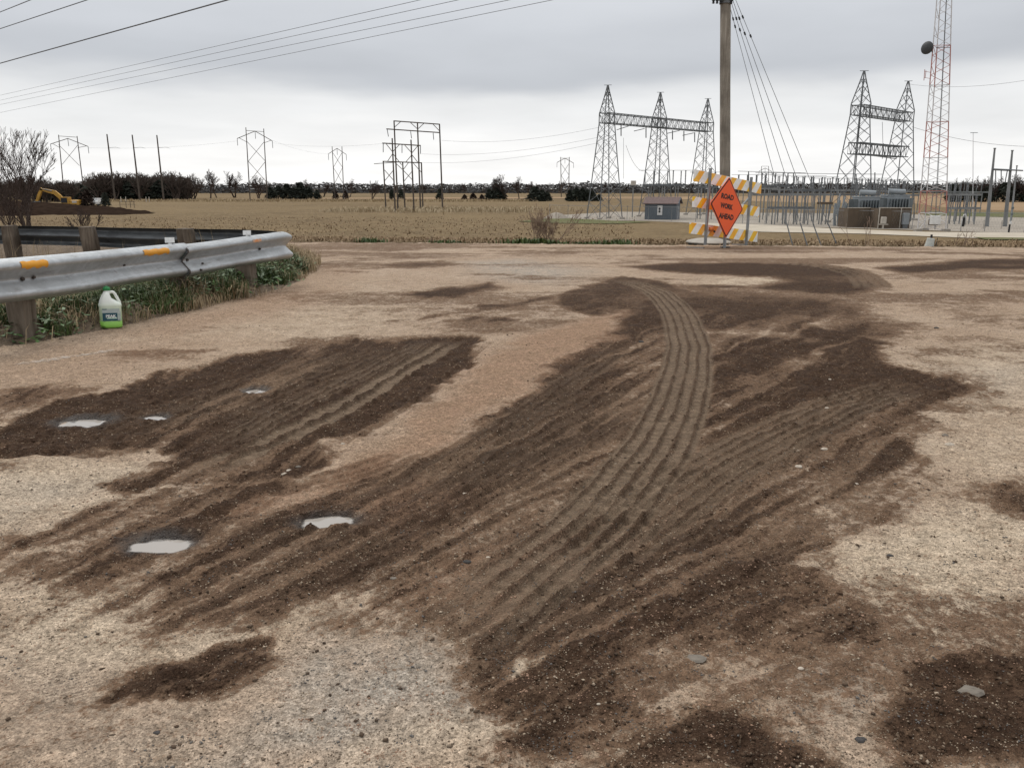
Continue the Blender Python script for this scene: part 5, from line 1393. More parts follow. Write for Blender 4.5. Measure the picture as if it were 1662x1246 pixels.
# ------------------------------------------------------------------ control building
def build_control():
    a = G(1046, 356.5, ZF); b = G(1104, 358.5, ZF); 
    b = Vector((b.x, a.y - 1.5, ZF)); d = (b - a); Lw = d.length; d.normalize(); back = Vector((-d.y, d.x, 0))
    W_ = 3.9; wallh = 2.35; ridge = 3.15
    root = empty('control_building', a, 'blue-grey control building with red-brown roof beside the three-peaked gantry', 'building')
    def P(u, v, z): return a + d * u + back * v + Vector((0, 0, z))
    MB().add([P(0, 0, 0), P(Lw, 0, 0), P(Lw, 0, wallh), P(0, 0, wallh)], [(0, 1, 2, 3)]).build('long_wall', M_bluegrey, root)
    MB().add([P(0, W_, 0), P(Lw, W_, 0), P(Lw, W_, wallh), P(0, W_, wallh)], [(3, 2, 1, 0)]).build('long_wall', M_bluegrey, root)
    for u in (0.0, Lw):
        MB().add([P(u, 0, 0), P(u, W_, 0), P(u, W_, wallh), P(u, W_ / 2, ridge - 0.05), P(u, 0, wallh)], [(0, 1, 2, 3, 4)]).build('gable_wall', M_gable, root)
    mb = MB(); n = 14
    for k in range(n):
        u = Lw * (k + 0.5) / n
        mb.box(P(u, -0.012, wallh / 2), (0.03, 0.03, wallh - 0.06), Matrix.Rotation(math.atan2(d.y, d.x), 3, 'Z'))
    mb.build('siding_rib', M_bluegrey, root)
    o = 0.28
    rf = MB()
    for s_ in (0, 1):
        e0, e1 = (-o, W_ / 2) if s_ == 0 else (W_ + o, W_ / 2)
        z0 = wallh - o * (ridge - wallh) / (W_ / 2)
        q = [P(-o, e0, z0), P(Lw + o, e0, z0), P(Lw + o, e1, ridge), P(-o, e1, ridge)]
        rf.add(q + [p + Vector((0, 0, 0.1)) for p in q], [(0, 1, 2, 3), (7, 6, 5, 4), (0, 4, 5, 1), (1, 5, 6, 2), (2, 6, 7, 3), (3, 7, 4, 0)])
    rfo = rf.build('roof', M_roof, root)
    MB().bar(P(Lw + o + 0.02, -o, wallh - 0.06), P(Lw + o + 0.02, W_ / 2, ridge + 0.04), 0.11).bar(P(Lw + o + 0.02, W_ + o, wallh - 0.06), P(Lw + o + 0.02, W_ / 2, ridge + 0.04), 0.11).build('barge_board', M_gable, rfo)
    Rz = Matrix.Rotation(math.atan2(d.y, d.x), 3, 'Z')
    cu = Lw * (1075 - 1047) / (1104 - 1046)
    w = MB().box(P(cu, -0.05, 1.35), (0.72, 0.08, 1.35), Rz).build('vent_panel', M_white, root)
    for z in (1.18, 1.56): MB().lathe(P(cu - 0.02, -0.10, z), [(0.17, -0.02), (0.17, 0.03)], 10, Matrix.Rotation(math.pi / 2, 3, 'X')).build('fan_opening', M_dark, w)
    dr = MB().box(P(Lw + 0.04, W_ * 0.36, 0.95), (0.08, 0.95, 1.9), Rz).build('door', simple('grey_door', (0.30, 0.32, 0.34), None, 3, 0.6), root)
    MB().box(P(Lw + 0.095, W_ * 0.36, 1.42), (0.02, 0.8, 0.04), Rz).build('door_rail', M_bluegrey, dr)
    MB().box(P(Lw + 0.08, W_ * 0.5, 2.45), (0.14, 0.42, 0.42), Rz).build('wall_lamp', M_xfmr_d, root)
    MB().box(P(Lw + 0.06, W_ * 0.62, 1.25), (0.1, 0.22, 0.4), Rz).build('junction_box', M_xfmr, root)
build_control()
def build_box_on_post():
    c = G(1026, 353, ZF)
    root = empty('pole_mounted_box', c, 'pale square box on a post between the first gantry tower and the building', 'equipment')
    t = at(1028, 296, c.y)
    MB().tube(c, Vector((c.x, c.y, t.z)), 0.09, 0.08, 6).build('post', M_steel, root)
    MB().cbox((t.x, t.y, t.z - 0.1), (0.75, 0.6, 0.7), 0.03).build('box', M_trim, root)
    MB().box((t.x - 0.1, t.y, t.z - 0.55), (1.0, 0.5, 0.1)).build('platform', M_steel_dark, root)
build_box_on_post()

# ------------------------------------------------------------------ bus supports, breakers, transformers
def insul(mb, p, h, r=0.085):
    n = max(4, int(h / 0.22)); prof = []
    for k in range(n):
        z = h * k / n; prof += [(r * 0.75, z), (r * 1.15, z + h / n * 0.45)]
    prof.append((r * 0.75, h)); prof.append((r * 1.3, h + 0.02)); prof.append((r * 1.3, h + 0.14))
    return mb.lathe(p, prof, 6)
def bus_frame(x0, x1, yb, yt, ybase, ncol, ins_px, label, mat=M_steel_dark, depth=2.0, col=0.10, bus=True, Y=None):
    c = G((x0 + x1) / 2, ybase, ZF); Y = Y or c.y; c = Vector((at((x0 + x1) / 2, ybase, Y).x, Y, ZF))
    root = empty('bus_support_frame', c, label, 'switchgear', 'switchyard bus support frames')
    p, q = at(x0, yb, Y), at(x1, yb, Y); q.z = p.z
    for dy in (0, depth): MB().box((p + q) / 2 + Vector((0, dy, 0)), ((q - p).length, 0.14, 0.26)).build('beam', mat, root)
    for k in range(ncol):
        t = (k + 0.5) / ncol; s_ = p + (q - p) * t
        for dy in (0, depth):
            z1 = s_.z - 0.135
            MB().box((s_.x, Y + dy, (ZF - 0.1 + z1) / 2), (col * 1.2, col * 1.2, z1 - ZF + 0.1)).build('column', M_steel, root)
    for i, px_ in enumerate(ins_px):
        s_ = at(px_, yb, Y); s_.z = p.z + 0.132
        h = at(px_, yt, Y).z - s_.z - 0.14
        dy = depth if i % 2 else 0
        insul(MB(), s_ + Vector((0, dy, 0)), max(h, 0.5)).build('insulator', M_ins, root)
    if bus:
        z = at(x0, yt, Y).z
        MB().tube(Vector((p.x - 1.0, Y, z + 0.04)), Vector((q.x + 1.0, Y, z + 0.04)), 0.035, 0.035, 6).build('bus_bar', M_steel, root)
    return root
bus_frame(1046, 1112, 300.5, 277, 350, 3, (1046.5, 1064, 1069, 1087, 1092, 1109, 1112), 'bus frame with insulators standing behind the control building', Y=128)
bus_frame(1130, 1166, 304, 280, 352, 2, (1133, 1143, 1160, 1165), 'bus frame partly hidden behind the barricade', Y=122)
bus_frame(1236, 1286, 302, 281, 353, 2, (1236, 1249, 1253, 1265, 1270, 1285), 'dark-beamed bus frame just right of the barricade', Y=118)
bus_frame(1294, 1348, 309, 288, 355, 3, (1294, 1312, 1316, 1328, 1333, 1346, 1350), 'bus frame left of the two-peaked gantry', Y=114)
bus_frame(1232, 1352, 316, 302, 359, 4, (), 'long low bus frame with pale beam right of the barricade', mat=M_steel, depth=3, Y=106, bus=False)
bus_frame(1250, 1322, 337.5, 318, 360, 4, (1252, 1263, 1281, 1285, 1292, 1312, 1321), 'breaker row on a low dark platform right of the barricade', depth=1.2, Y=103, bus=False)
bus_frame(1545, 1594, 316, 297, 357, 3, (1536, 1540, 1548, 1552, 1558, 1563, 1570, 1581), 'bus frame right of the radio mast', mat=M_steel, Y=112)
bus_frame(1544, 1592, 338, 318, 361, 3, (1546, 1551, 1557, 1562, 1568, 1572, 1582, 1592), 'breaker bank on a low platform right of the radio mast', mat=M_steel, depth=1.2, Y=104, bus=False)
bus_frame(1360, 1430, 316, 290, 352, 3, (1358, 1367, 1388, 1406, 1411, 1416, 1424), 'bus frame seen through the left lattice tower', Y=124)
bus_frame(1430, 1492, 317, 294, 352, 3, (1432, 1437, 1447, 1459, 1466, 1477, 1482), 'bus frame seen through the right lattice tower', Y=130)
bus_frame(1330, 1352, 330, 310, 362, 2, (1331, 1351), 'small brown equipment frame left of the brown screens', mat=M_brown, depth=0.8, Y=103, bus=False)
for (x0_, x1_, yb_, yt_, Y_, n_, lab_) in ((1196, 1262, 306, 284, 136, 9, 'rear bus frame just right of the wooden pole'), (1262, 1330, 308, 286, 140, 10, 'rear bus frame behind the guy wires'), (1330, 1392, 309, 290, 142, 9, 'rear bus frame left of the two-peaked gantry'),
                                            (1392, 1462, 310, 292, 146, 10, 'rear bus frame behind the transformers'), (1470, 1540, 311, 295, 150, 9, 'rear bus frame behind the radio mast'), (1548, 1604, 312, 298, 150, 8, 'rear bus frame behind the thin pale mast')):
    bus_frame(x0_, x1_, yb_, yt_, 340, 3, [x0_ + (x1_ - x0_) * (k_ + 0.3) / n_ for k_ in range(n_)], lab_, mat=M_steel, Y=Y_, depth=3.0)
def bus_line(x0, y0, x1, y1, Y, label):
    tag(MB().tube(at(x0, y0, Y), at(x1, y1, Y), 0.04, 0.04, 6).build('bus_pipe', M_steel), label, 'bus bar', 'high bus pipes')
bus_line(1198, 278, 1308, 281, 124, 'thin overhead bus pipe above the barricade')
bus_line(1280, 281.5, 1432, 283, 125, 'thin overhead bus pipe left of the two-peaked gantry')
for i, (x, yt, yb) in enumerate(((1215, 278, 352), (1288, 281, 352), (1420, 280, 350), (1389.5, 283, 350))):
    q = at(x, yb, 125); q.z = ZF
    tag(MB().tube(q, at(x, yt, 125), 0.10, 0.08, 6).build('bus_post', M_steel_dark), ['post carrying the bus pipe above the barricade', 'post carrying the bus pipe right of the barricade', 'post carrying the bus pipe between the lattice towers', 'post carrying the bus pipe inside the left lattice tower'][i], 'post', 'bus pipe posts')
# far lattice portal behind the yard
hframe((1236, 320), (1248, 320), ((1236, 270), (1247.5, 270)), ((1232, 278), (1252, 278)), (1242, 273), (((1236, 270), (1247.5, 270)), ((1236, 280), (1248, 292)), ((1248, 280), (1236, 292))), 420, 'pale distant H-frame behind the bus frames', 0.16)

def transformer(x0, x1, yt, yb, Y, label, tank=True):
    a, b = at(x0, yb, Y), at(x1, yb, Y); top = at(x0, yt, Y).z
    c = (a + b) / 2; w = (b - a).length
    root = empty('power_transformer', (c.x, Y + 1, ZF), label, 'transformer', 'grey power transformers')
    MB().cbox((c.x, Y + 1, (ZF + top) / 2), (w * 0.72, 2.0, top - ZF), 0.06).build('main_tank', M_xfmr, root)
    MB().cbox((c.x, Y + 1, top + 0.03), (w * 0.76, 2.1, 0.12), 0.03).build('cover', M_xfmr, root)
    for s_ in (-1, 1):
        for k in range(9):
            xx = c.x + s_ * w * 0.43; yy = Y + 0.2 + k * 0.19
            MB().box((xx, yy, ZF + 0.55 + (top - ZF - 0.8) / 2), (w * 0.12, 0.06, top - ZF - 0.8)).build('radiator_fin', M_xfmr_d, root)
    for k in range(7):
        xx = c.x - w * 0.28 + k * w * 0.093
        MB().box((xx, Y - 0.22, ZF + 0.55 + (top - ZF - 0.9) / 2), (0.10, 0.36, top - ZF - 0.9)).build('radiator_fin', M_xfmr_d, root)
    cyl = MB().tube((c.x - w * 0.30, Y + 0.5, top + 0.55), (c.x + w * 0.20, Y + 0.2, top + 0.45), 0.31, 0.31, 14)
    cyl.build('conservator', M_xfmr, root, smooth=False)
    for k in range(2): MB().box((c.x - w * 0.2 + k * w * 0.3, Y + 0.4, top + 0.12), (0.12, 0.3, 0.3)).build('bracket', M_xfmr_d, root)
    for k in range(5):
        insul(MB(), Vector((c.x - w * 0.28 + k * w * 0.14, Y + 1.5, top + 0.08)), 1.5 + 0.25 * (k % 2), 0.10).build('bushing', M_ins, root)
transformer(1384, 1432, 320, 360, 97, 'grey transformer behind the left brown screen')
transformer(1430, 1480, 318, 360, 99, 'grey transformer with drum tank behind the right brown screen')
def screen(x0, x1, yt, yb, Y, depth, label, posts):
    a, b = G(x0, yb, ZF), G(x1, yb, ZF); Y = a.y; b = Vector((at(x1, yb, Y).x, Y, ZF))
    top = at(x0, yt, Y).z
    root = empty('screen_enclosure', a, label, 'enclosure', 'brown screens round the transformers')
    n = max(4, int((b - a).length / 0.6))
    for k in range(n):
        u0, u1 = a.x + (b.x - a.x) * k / n, a.x + (b.x - a.x) * (k + 1) / n
        MB().box(((u0 + u1) / 2, Y + (0.012 if k % 2 else 0), (ZF + top) / 2), (u1 - u0 - 0.015, 0.05, top - ZF)).build('panel', M_brown, root)
    for s_, xx in ((0, a.x), (1, b.x)):
        for k in range(5):
            MB().box((xx + (0.03 if s_ else -0.03), Y + 0.05 + depth * (k + 0.5) / 5, (ZF + top) / 2 - 0.004), (0.05, depth / 5 - 0.015, top - ZF)).build('panel', M_brown, root)
    MB().box(((a.x + b.x) / 2, Y - 0.01, top + 0.04), (b.x - a.x + 0.1, 0.12, 0.08)).build('cap_rail', M_trim, root)
    for px_ in posts:
        q = at(px_, yb, Y)
        MB().box((q.x, Y - 0.09, (ZF + top) / 2), (0.09, 0.08, top - ZF)).build('corner_post', M_trim, root)
    return root, a, b, Y, top
screen(1374, 1409, 338, 369.5, 91, 2.6, 'left brown paneled screen below the grey transformers', ())
s2, a2, b2, Y2, t2 = screen(1424, 1475, 338, 371, 90, 2.4, 'right brown screen with pale posts below the grey transformers', (1424, 1459))
q = at(1433, 368, Y2 - 0.7)
mast_box = empty('valve_pedestal', (q.x, q.y, ZF), 'small cream cabinet standing before the right brown screen', 'equipment')
MB().cbox((q.x, q.y, ZF + 0.95), (0.55, 0.35, 0.75), 0.04).build('cabinet', M_trim, mast_box)
MB().box((q.x + 0.05, q.y, ZF + 0.5), (0.9, 0.4, 0.08)).build('shelf', M_trim, mast_box)
MB().box((q.x, q.y, ZF + 0.23), (0.16, 0.16, 0.5)).build('stand', M_trim, mast_box)
q = at(1470, 355, Y2 - 0.35)
cb = empty('control_cabinet', (q.x, q.y, ZF), 'grey control cabinet at the right end of the brown screens', 'equipment')
MB().cbox((q.x, q.y, ZF + 1.1), (0.7, 0.4, 1.3), 0.04).build('cabinet', M_xfmr, cb)
MB().box((q.x, q.y, ZF + 0.22), (0.5, 0.3, 0.46)).build('stand', M_steel_dark, cb)
q = G(1517, 366, ZF)
rb = empty('equipment_box', q, 'dark brown square box right of the radio mast foot', 'equipment')
MB().cbox((q.x, q.y + 0.3, ZF + 0.42), (1.0, 0.8, 0.9), 0.04).build('box', M_brown, rb)
MB().box((q.x, q.y + 0.3, ZF + 0.90), (1.06, 0.86, 0.05)).build('lid', M_steel_dark, rb)
# cluster of pipes by the left tower foot
q = G(1362, 367, ZF)
bd = empty('cable_riser', q, 'tangle of grey conduits at the foot of the two-peaked gantry', 'equipment', None)
for k in range(7):
    a = Vector((q.x - 0.7 + 0.22 * k, q.y + rng.uniform(-0.3, 0.3), ZF)); b = a + Vector((rng.uniform(-0.2, 0.9), rng.uniform(-.3, .3), rng.uniform(2.6, 4.2)))
    MB().path([a, a + (b - a) * 0.5 + Vector((rng.uniform(-.25, .05), 0, 0)), b], 0.09, 6).build('conduit', M_xfmr, bd)
# white steel poles frame at right
def steel_dead_end():
    Y = 98.0
    c = at(1616, 366, Y); c.z = ZF
    root = empty('steel_pole_portal', c, 'grey tapered steel pole portal at the right edge of the switchyard', 'pylon')
    for t_, b_, r0, r1, dY in (((1614.5, 242, ), (1602, 364), 0.24, 0.10, 0), ((1643, 245.5), (1631, 367), 0.26, 0.10, 0), ((1650.5, 270), (1642, 350), 0.15, 0.08, 18)):
        q = at(*b_, Y + dY); q.z = ZF - 0.1
        MB().tube(q, at(*t_, Y + dY), r0, r1, 10).build('pole', M_steel, root)
        p = at(*t_, Y + dY); MB().tube(p, p + Vector((0, 0, 0.12)), r1 * 1.5, r1 * 1.5, 8).build('cap', M_steel, root)
    MB().bar(at(1611, 275, Y - 0.25), at(1642, 276.5, Y - 0.25), 0.16).bar(at(1640, 276, Y), at(1660, 277, Y + 6), 0.12).build('crossarm', M_steel_dark, root)
    for a, b in (((1616, 277), (1616, 296)), ((1625, 277), (1625, 296)), ((1635, 277), (1631, 297))):
        MB().tube(at(*a, Y - 0.3), at(*b, Y - 0.3), 0.055, 0.055, 6).build('insulator', M_ins, root)
steel_dead_end()
p = at(1580, 352, 112); p.z = ZF
lm = empty('lightning_mast', p, 'very thin pale mast with twin heads right of the radio mast', 'mast')
MB().tube(p, at(1579.5, 216, 112), 0.05, 0.03, 6).build('shaft', M_mastwhite, lm)
MB().bar(at(1575, 215.5, 112), at(1587, 215.5, 112), 0.06).build('head', M_xfmr, lm)
q = G(1637, 378, ZF)
ep = empty('equipment_post', q, 'short dark post with small meters in front of the fence at right', 'post')
MB().tube(q, Vector((q.x, q.y, ZF + 0.85)), 0.09, 0.09, 8).build('base', M_dark, ep)
MB().tube(Vector((q.x, q.y, ZF + 0.86)), Vector((q.x + 0.05, q.y, ZF + 3.4)), 0.045, 0.04, 6).build('pipe', M_xfmr, ep)
for z in (1.0, 1.9, 2.5): MB().cbox((q.x, q.y - 0.1, ZF + z), (0.22, 0.15, 0.25), 0.02).build('meter', M_xfmr_d if z > 1.5 else M_white, ep)
q = G(1562, 376, ZF)
gb = empty('arched_standpipe', q, 'white arched pipe stand with dark centre at the fence', 'equipment')
MB().path([(q.x - 0.22, q.y, ZF), (q.x - 0.2, q.y, ZF + 1.3), (q.x - 0.08, q.y, ZF + 1.75), (q.x + 0.1, q.y, ZF + 1.8), (q.x + 0.2, q.y, ZF + 1.4), (q.x + 0.22, q.y, ZF + 0.7)], 0.06, 7).build('pipe', M_white, gb, smooth=True)
MB().cbox((q.x + 0.02, q.y + 0.05, ZF + 1.0), (0.26, 0.1, 0.95), 0.03).build('valve', M_dark, gb)
for i, x in enumerate((1596, 1625)):
    q = G(x, 372, ZF)
    tag(MB().lathe((q.x, q.y, ZF), [(0.09, 0), (0.09, 1.0), (0.05, 1.06)], 10).build('bollard', M_trim), ['cream bollard under the left steel pole', 'cream bollard between the two steel poles'][i], 'bollard', 'cream bollards in the yard')

# ------------------------------------------------------------------ chain-link fence
def fence_run(pts, label):
    P = [G(*p, ZF) for p in pts]
    root = empty('chain_link_fence', P[0], label, 'fence')
    H = 1.95
    for a, b in zip(P[:-1], P[1:]):
        n = max(1, int((b - a).length / 2.9))
        for k in range(n):
            q = a + (b - a) * (k / n)
            MB().tube(q, q + Vector((0, 0, H + (0.1 if k % 3 else 0.2))), 0.033, 0.033, 5).build('fence_post', M_steel, root)
        MB().tube(a + Vector((0, 0, H)), b + Vector((0, 0, H)), 0.022, 0.022, 4).build('top_rail', M_steel, root)
        mb = MB(); d = b - a; L = d.length; d.normalize()
        st = 0.30; m = int(L / st)
        for k in range(m):
            u = a + d * (k * st)
            mb.tube(u, u + d * min(st * 3, L - k * st) + Vector((0, 0, H)), 0.0045, 0.0045, 3, False)
            mb.tube(u + Vector((0, 0, H)), u + d * min(st * 3, L - k * st), 0.0045, 0.0045, 3, False)
        o = mb.build('wire_mesh', M_steel, root); o['kind'] = 'stuff'
fence_run([(892, 354), (1052, 358.5), (1170, 362), (1320, 367.5), (1480, 372), (1662, 378), (1760, 381)], 'chain-link fence along the front of the switchyard')

# ------------------------------------------------------------------ excavator, soil, truck, gate
def build_soil():
    c0, c1 = G(20, 345, ZF), G(252, 346.5, ZF)
    pts = [(-60, 334), (60, 333), (150, 335), (200, 339), (253, 346.5), (200, 349), (120, 349), (20, 351), (-60, 352)]
    poly = np.array([[G(*p, ZF).x, G(*p, ZF).y] for p in pts], np.float32)
    xs = np.linspace(poly[:, 0].min(), poly[:, 0].max(), 90); ys_ = np.linspace(poly[:, 1].min(), poly[:, 1].max(), 70)
    A, B = np.meshgrid(xs, ys_); a, b = A.ravel().astype(np.float32), B.ravel().astype(np.float32)
    d = sdf_poly(np.stack([a, b], 1), poly)
    h = np.clip(-d, -1, 14) / 14 * 1.3 + (fbm(a * 0.35, b * 0.35, 4, 5) - 0.5) * 1.1 * (d < 0.5) - 0.05
    ii = np.arange(len(a)).reshape(70, 90)
    q = np.stack([ii[:-1, :-1], ii[:-1, 1:], ii[1:, 1:], ii[1:, :-1]], -1).reshape(-1, 4)
    q = q[(d[q] < 1.5).any(1)]
    u, inv = np.unique(q, return_inverse=True)
    mesh_np('soil_heap', np.stack([a, b, ZF + h], 1)[u], inv.reshape(-1, 4), M_soil, 'structure')
build_soil()
def build_excavator():
    Y = 190.0
    c = at(112, 336, Y); c.z = ZF + 0.9
    root = empty('excavator', c, 'yellow excavator with raised bent arm working at the dark soil on the left', 'excavator')
    Yb = Y
    def box_px(x0, x1, y0, y1, y_off, dep, mat, name, par=root, b=0.08):
        p, q = at(x0, y1, Yb + y_off), at(x1, y0, Yb + y_off)
        return MB().cbox(((p.x + q.x) / 2, Yb + y_off + dep / 2, (p.z + q.z) / 2), (q.x - p.x, dep, q.z - p.z), b).build(name, mat, par)
    for yo in (-1.5, 1.0): box_px(96, 126, 333.6, 339, yo, 0.6, M_dark, 'crawler_track', b=0.25)
    box_px(98.5, 127, 329.0, 333.2, -1.3, 2.8, M_yellow, 'deck')
    ho = box_px(112, 126.5, 324.5, 330.5, -1.25, 2.6, M_yellow, 'engine_house', b=0.2)
    box_px(117, 124, 326, 329.5, -1.29, 0.05, M_trim, 'side_panel', ho, b=0.01)
    cabo = box_px(99, 110.5, 320.5, 330.5, -1.3, 1.2, M_dark, 'cab', b=0.12)
    box_px(98.5, 111, 320, 321.2, -1.32, 1.25, M_yellow, 'cab_roof', cabo, b=0.05)
    box_px(109.5, 111.2, 321, 330.5, -1.33, 1.2, M_yellow, 'cab_pillar', cabo, b=0.03)
    def arm(pts, widths, name, dep=0.5):
        mb = MB(); rings = []
        for (x, y), w in zip(pts, widths):
            p = at(x, y, Y - 0.3)
            rings.append((p, w))
        R = []
        for i, (p, w) in enumerate(rings):
            d = (rings[min(i + 1, len(rings) - 1)][0] - rings[max(i - 1, 0)][0]).normalized(); n = Vector((-d.z, 0, d.x))
            R.append([p + n * w + Vector((0, -dep / 2, 0)), p - n * w + Vector((0, -dep / 2, 0)), p - n * w + Vector((0, dep / 2, 0)), p + n * w + Vector((0, dep / 2, 0))])
        mb.loft(R); return mb.build(name, M_yellow, root)
    arm([(104, 327), (97, 319), (89, 312.5), (76, 309.5), (66, 307)], [0.35, 0.42, 0.45, 0.36, 0.2], 'boom')
    arm([(68, 306.0), (65, 312), (62, 322), (59.5, 328.5)], [0.30, 0.38, 0.30, 0.2], 'stick')
    mb = MB().tube(at(84, 310, Y - 0.7), at(68, 306.5, Y - 0.7), 0.11, 0.09, 6).build('hydraulic_ram', M_steel, root)
    b = at(60, 331, Y - 0.3)
    MB().loft([[b + Vector((x * k, y, z)) for x, y in ((-0.7, -0.6), (0.5, -0.6), (0.5, 0.6), (-0.7, 0.6))] for k, z in ((1.0, 0.6), (1.1, 0.1), (0.7, -0.5))]).build('bucket', M_steel_dark, root)
build_excavator()
def build_truck():
    Y = 215.0
    c = at(159, 331, Y); c.z = ZF
    root = empty('pickup_truck', c, 'small pale vehicle half hidden behind a cedar right of the excavator', 'truck')
    MB().cbox((c.x, c.y, ZF + 0.85), (1.95, 5.0, 0.8), 0.12).build('body', M_white, root)
    MB().loft([[(c.x + x * k, c.y + y * k - 0.2, ZF + z) for x, y in ((-0.9, -1.4), (0.9, -1.4), (0.9, 1.2), (-0.9, 1.2))] for k, z in ((1.0, 1.24), (0.82, 1.95), (0.78, 2.0))]).build('cab', M_white, root)
    for sx_ in (-0.85, 0.85):
        for sy_ in (-1.6, 1.6): MB().tube((c.x + sx_ - 0.12, c.y + sy_, ZF + 0.38), (c.x + sx_ + 0.12, c.y + sy_, ZF + 0.38), 0.38, 0.38, 12).build('wheel', M_dark, root)
    MB().box((c.x, c.y - 1.42, ZF + 1.6), (1.3, 0.05, 0.4)).build('rear_window', M_dark, root)
build_truck()
q0 = at(194, 336, 195); q0.z = ZF
gt = empty('farm_gate', q0, 'small dark pipe gate in the field right of the soil heap', 'gate')
for x in (195, 205, 212, 218):
    p = at(x, 336, 195); MB().tube((p.x, 195, ZF), (p.x, 195, ZF + 1.5), 0.07, 0.06, 5).build('gate_post', M_wood_far, gt)
for z in (0.8, 1.35): MB().tube((at(194, 330, 195).x, 195, ZF + z), (at(219, 330, 195).x, 195, ZF + z), 0.045, 0.045, 5).build('gate_rail', M_wood_far, gt)
for i, x in enumerate((196, 204, 237, 242)):
    p = at(x, 322, 280)
    tag(MB().tube((p.x, 280, ZF), (p.x, 280, ZF + 1.6), 0.14, 0.12, 8).tube((p.x, 280, ZF + 1.6), (p.x, 280, ZF + 1.72), 0.12, 0.05, 8).build('marker_post', M_trim), ['leftmost pale marker post before the dark brush', 'pale marker post beside the leftmost one', 'left one of the second pair of pale marker posts', 'rightmost pale marker post before the dark brush'][i], 'post', 'pale marker posts by the brush')

# ------------------------------------------------------------------ vegetation
def grow(segs, p, d, L, r, depth, rs, spread=0.55, up=0.15, ratio=0.74):
    n = 3 if depth > 2 else 2
    for k in range(n):
        d = (d + Vector((rs.uniform(-1, 1), rs.uniform(-1, 1), rs.uniform(-0.6, 1))) * 0.16).normalized()
        q = p + d * (L / n); r2 = r * (1 - 0.12)
        segs.append((p, q, r, r2)); p, r = q, r2
        if depth > 0 and k < n - 1 and rs.random() < 0.55:
            a = Vector((rs.uniform(-1, 1), rs.uniform(-1, 1), rs.uniform(-0.3, 0.6)))
            grow(segs, p, (d + a * spread * 1.5).normalized(), L * ratio * 0.8, r * 0.55, depth - 1, rs, spread, up, ratio)
    if depth <= 0: return
    for c in range(2 if rs.random() < 0.6 else 3):
        a = Vector((rs.uniform(-1, 1), rs.uniform(-1, 1), rs.uniform(-0.6, 0.6)))
        nd = (d + a * spread + Vector((0, 0, up))).normalized()
        grow(segs, p, nd, L * ratio * rs.uniform(0.8, 1.1), r * 0.66, depth - 1, rs, spread, up, ratio)
def tubes_np(segs, n=4, rmin=0.0):
    m = len(segs)
    A = np.array([s[0] for s in segs]); B = np.array([s[1] for s in segs])
    ra = np.maximum([s[2] for s in segs], rmin); rb = np.maximum([s[3] for s in segs], rmin)
    D = B - A; D /= np.maximum(np.linalg.norm(D, axis=1, keepdims=True), 1e-9)
    ref = np.where(np.abs(D[:, 2:3]) < 0.9, np.array([[0, 0, 1.0]]), np.array([[1.0, 0, 0]]))
    U = np.cross(D, ref); U /= np.linalg.norm(U, axis=1, keepdims=True); Wv = np.cross(D, U)
    V = np.zeros((m, 2 * n, 3)); T = []
    for k in range(n):
        c, s_ = math.cos(2 * math.pi * k / n), math.sin(2 * math.pi * k / n)
        V[:, k] = A + (U * c + Wv * s_) * ra[:, None]; V[:, n + k] = B + (U * c + Wv * s_) * rb[:, None]
        k2 = (k + 1) % n
        T.append((k, k2, n + k2, n + k))
    F_ = (np.array(T)[None] + (np.arange(m) * 2 * n)[:, None, None]).reshape(-1, 4)
    return V.reshape(-1, 3), F_
def bare_tree_proto(seed, h, stems=1, depth=5, rmin=0.03, mat_t=M_bark, mat_c=M_twig, spread=0.55, up=0.16, name='bare_tree', r0=None, sides=3):
    rs = random.Random(seed); segs = []
    for k in range(stems):
        d = Vector((rs.uniform(-1, 1) * (0.12 if stems == 1 else 0.55), rs.uniform(-1, 1) * (0.12 if stems == 1 else 0.5), 1)).normalized()
        grow(segs, Vector((rs.uniform(-.1, .1) * stems, rs.uniform(-.1, .1) * stems, -0.2)), d, h * 0.30, (r0 or h * 0.028), depth, rs, spread, up)
    zmax = max(s[1].z for s in segs); k = h / zmax
    segs = [(a * k, b * k, r * k, q * k) for a, b, r, q in segs]
    thick = [s for s in segs if s[2] > h * 0.007]; thin = [s for s in segs if s[2] <= h * 0.007]
    root = empty(name, (0, 0, 0))
    V, F_ = tubes_np(thick, 5, rmin); mesh_np('trunk', V, F_, mat_t, parent=root)
    V, F_ = tubes_np(thin, sides, rmin); mesh_np('crown', V, F_, mat_c, parent=root)
    return root
def cedar_proto(seed, h, w, mat, name='cedar_tree', n=1500):
    r = np.random.default_rng(seed)
    root = empty(name, (0, 0, 0))
    MB().tube((0, 0, -0.2), (0, 0, h * 0.75), h * 0.025, h * 0.008, 6).build('trunk', M_bark, root)
    t = r.random(n) ** 0.75; ang = r.uniform(0, 6.283, n)
    lob = 1 + 0.25 * np.sin(ang * 3 + seed) * np.sin(t * 9 + seed) + 0.18 * np.sin(ang * 5 + t * 17)
    prof = np.clip(1 - t, 0.03, 1) ** 0.75 * np.clip(t * 9 + 0.45, 0, 1)
    R = w * prof * lob * np.sqrt(r.uniform(0.25, 1, n))
    C = np.stack([R * np.cos(ang), R * np.sin(ang), t * h * 0.97 + 0.03 * h], 1)
    s = h * 0.055 * r.uniform(0.5, 1.3, n)
    V = np.zeros((n, 3, 3))
    for k in range(3):
        V[:, k] = C + r.normal(0, 1, (n, 3)) * s[:, None] * np.array([1, 1, 0.9])
    T = np.arange(n * 3).reshape(-1, 3)
    mesh_np('crown', V.reshape(-1, 3), T, mat, parent=root)
    return root
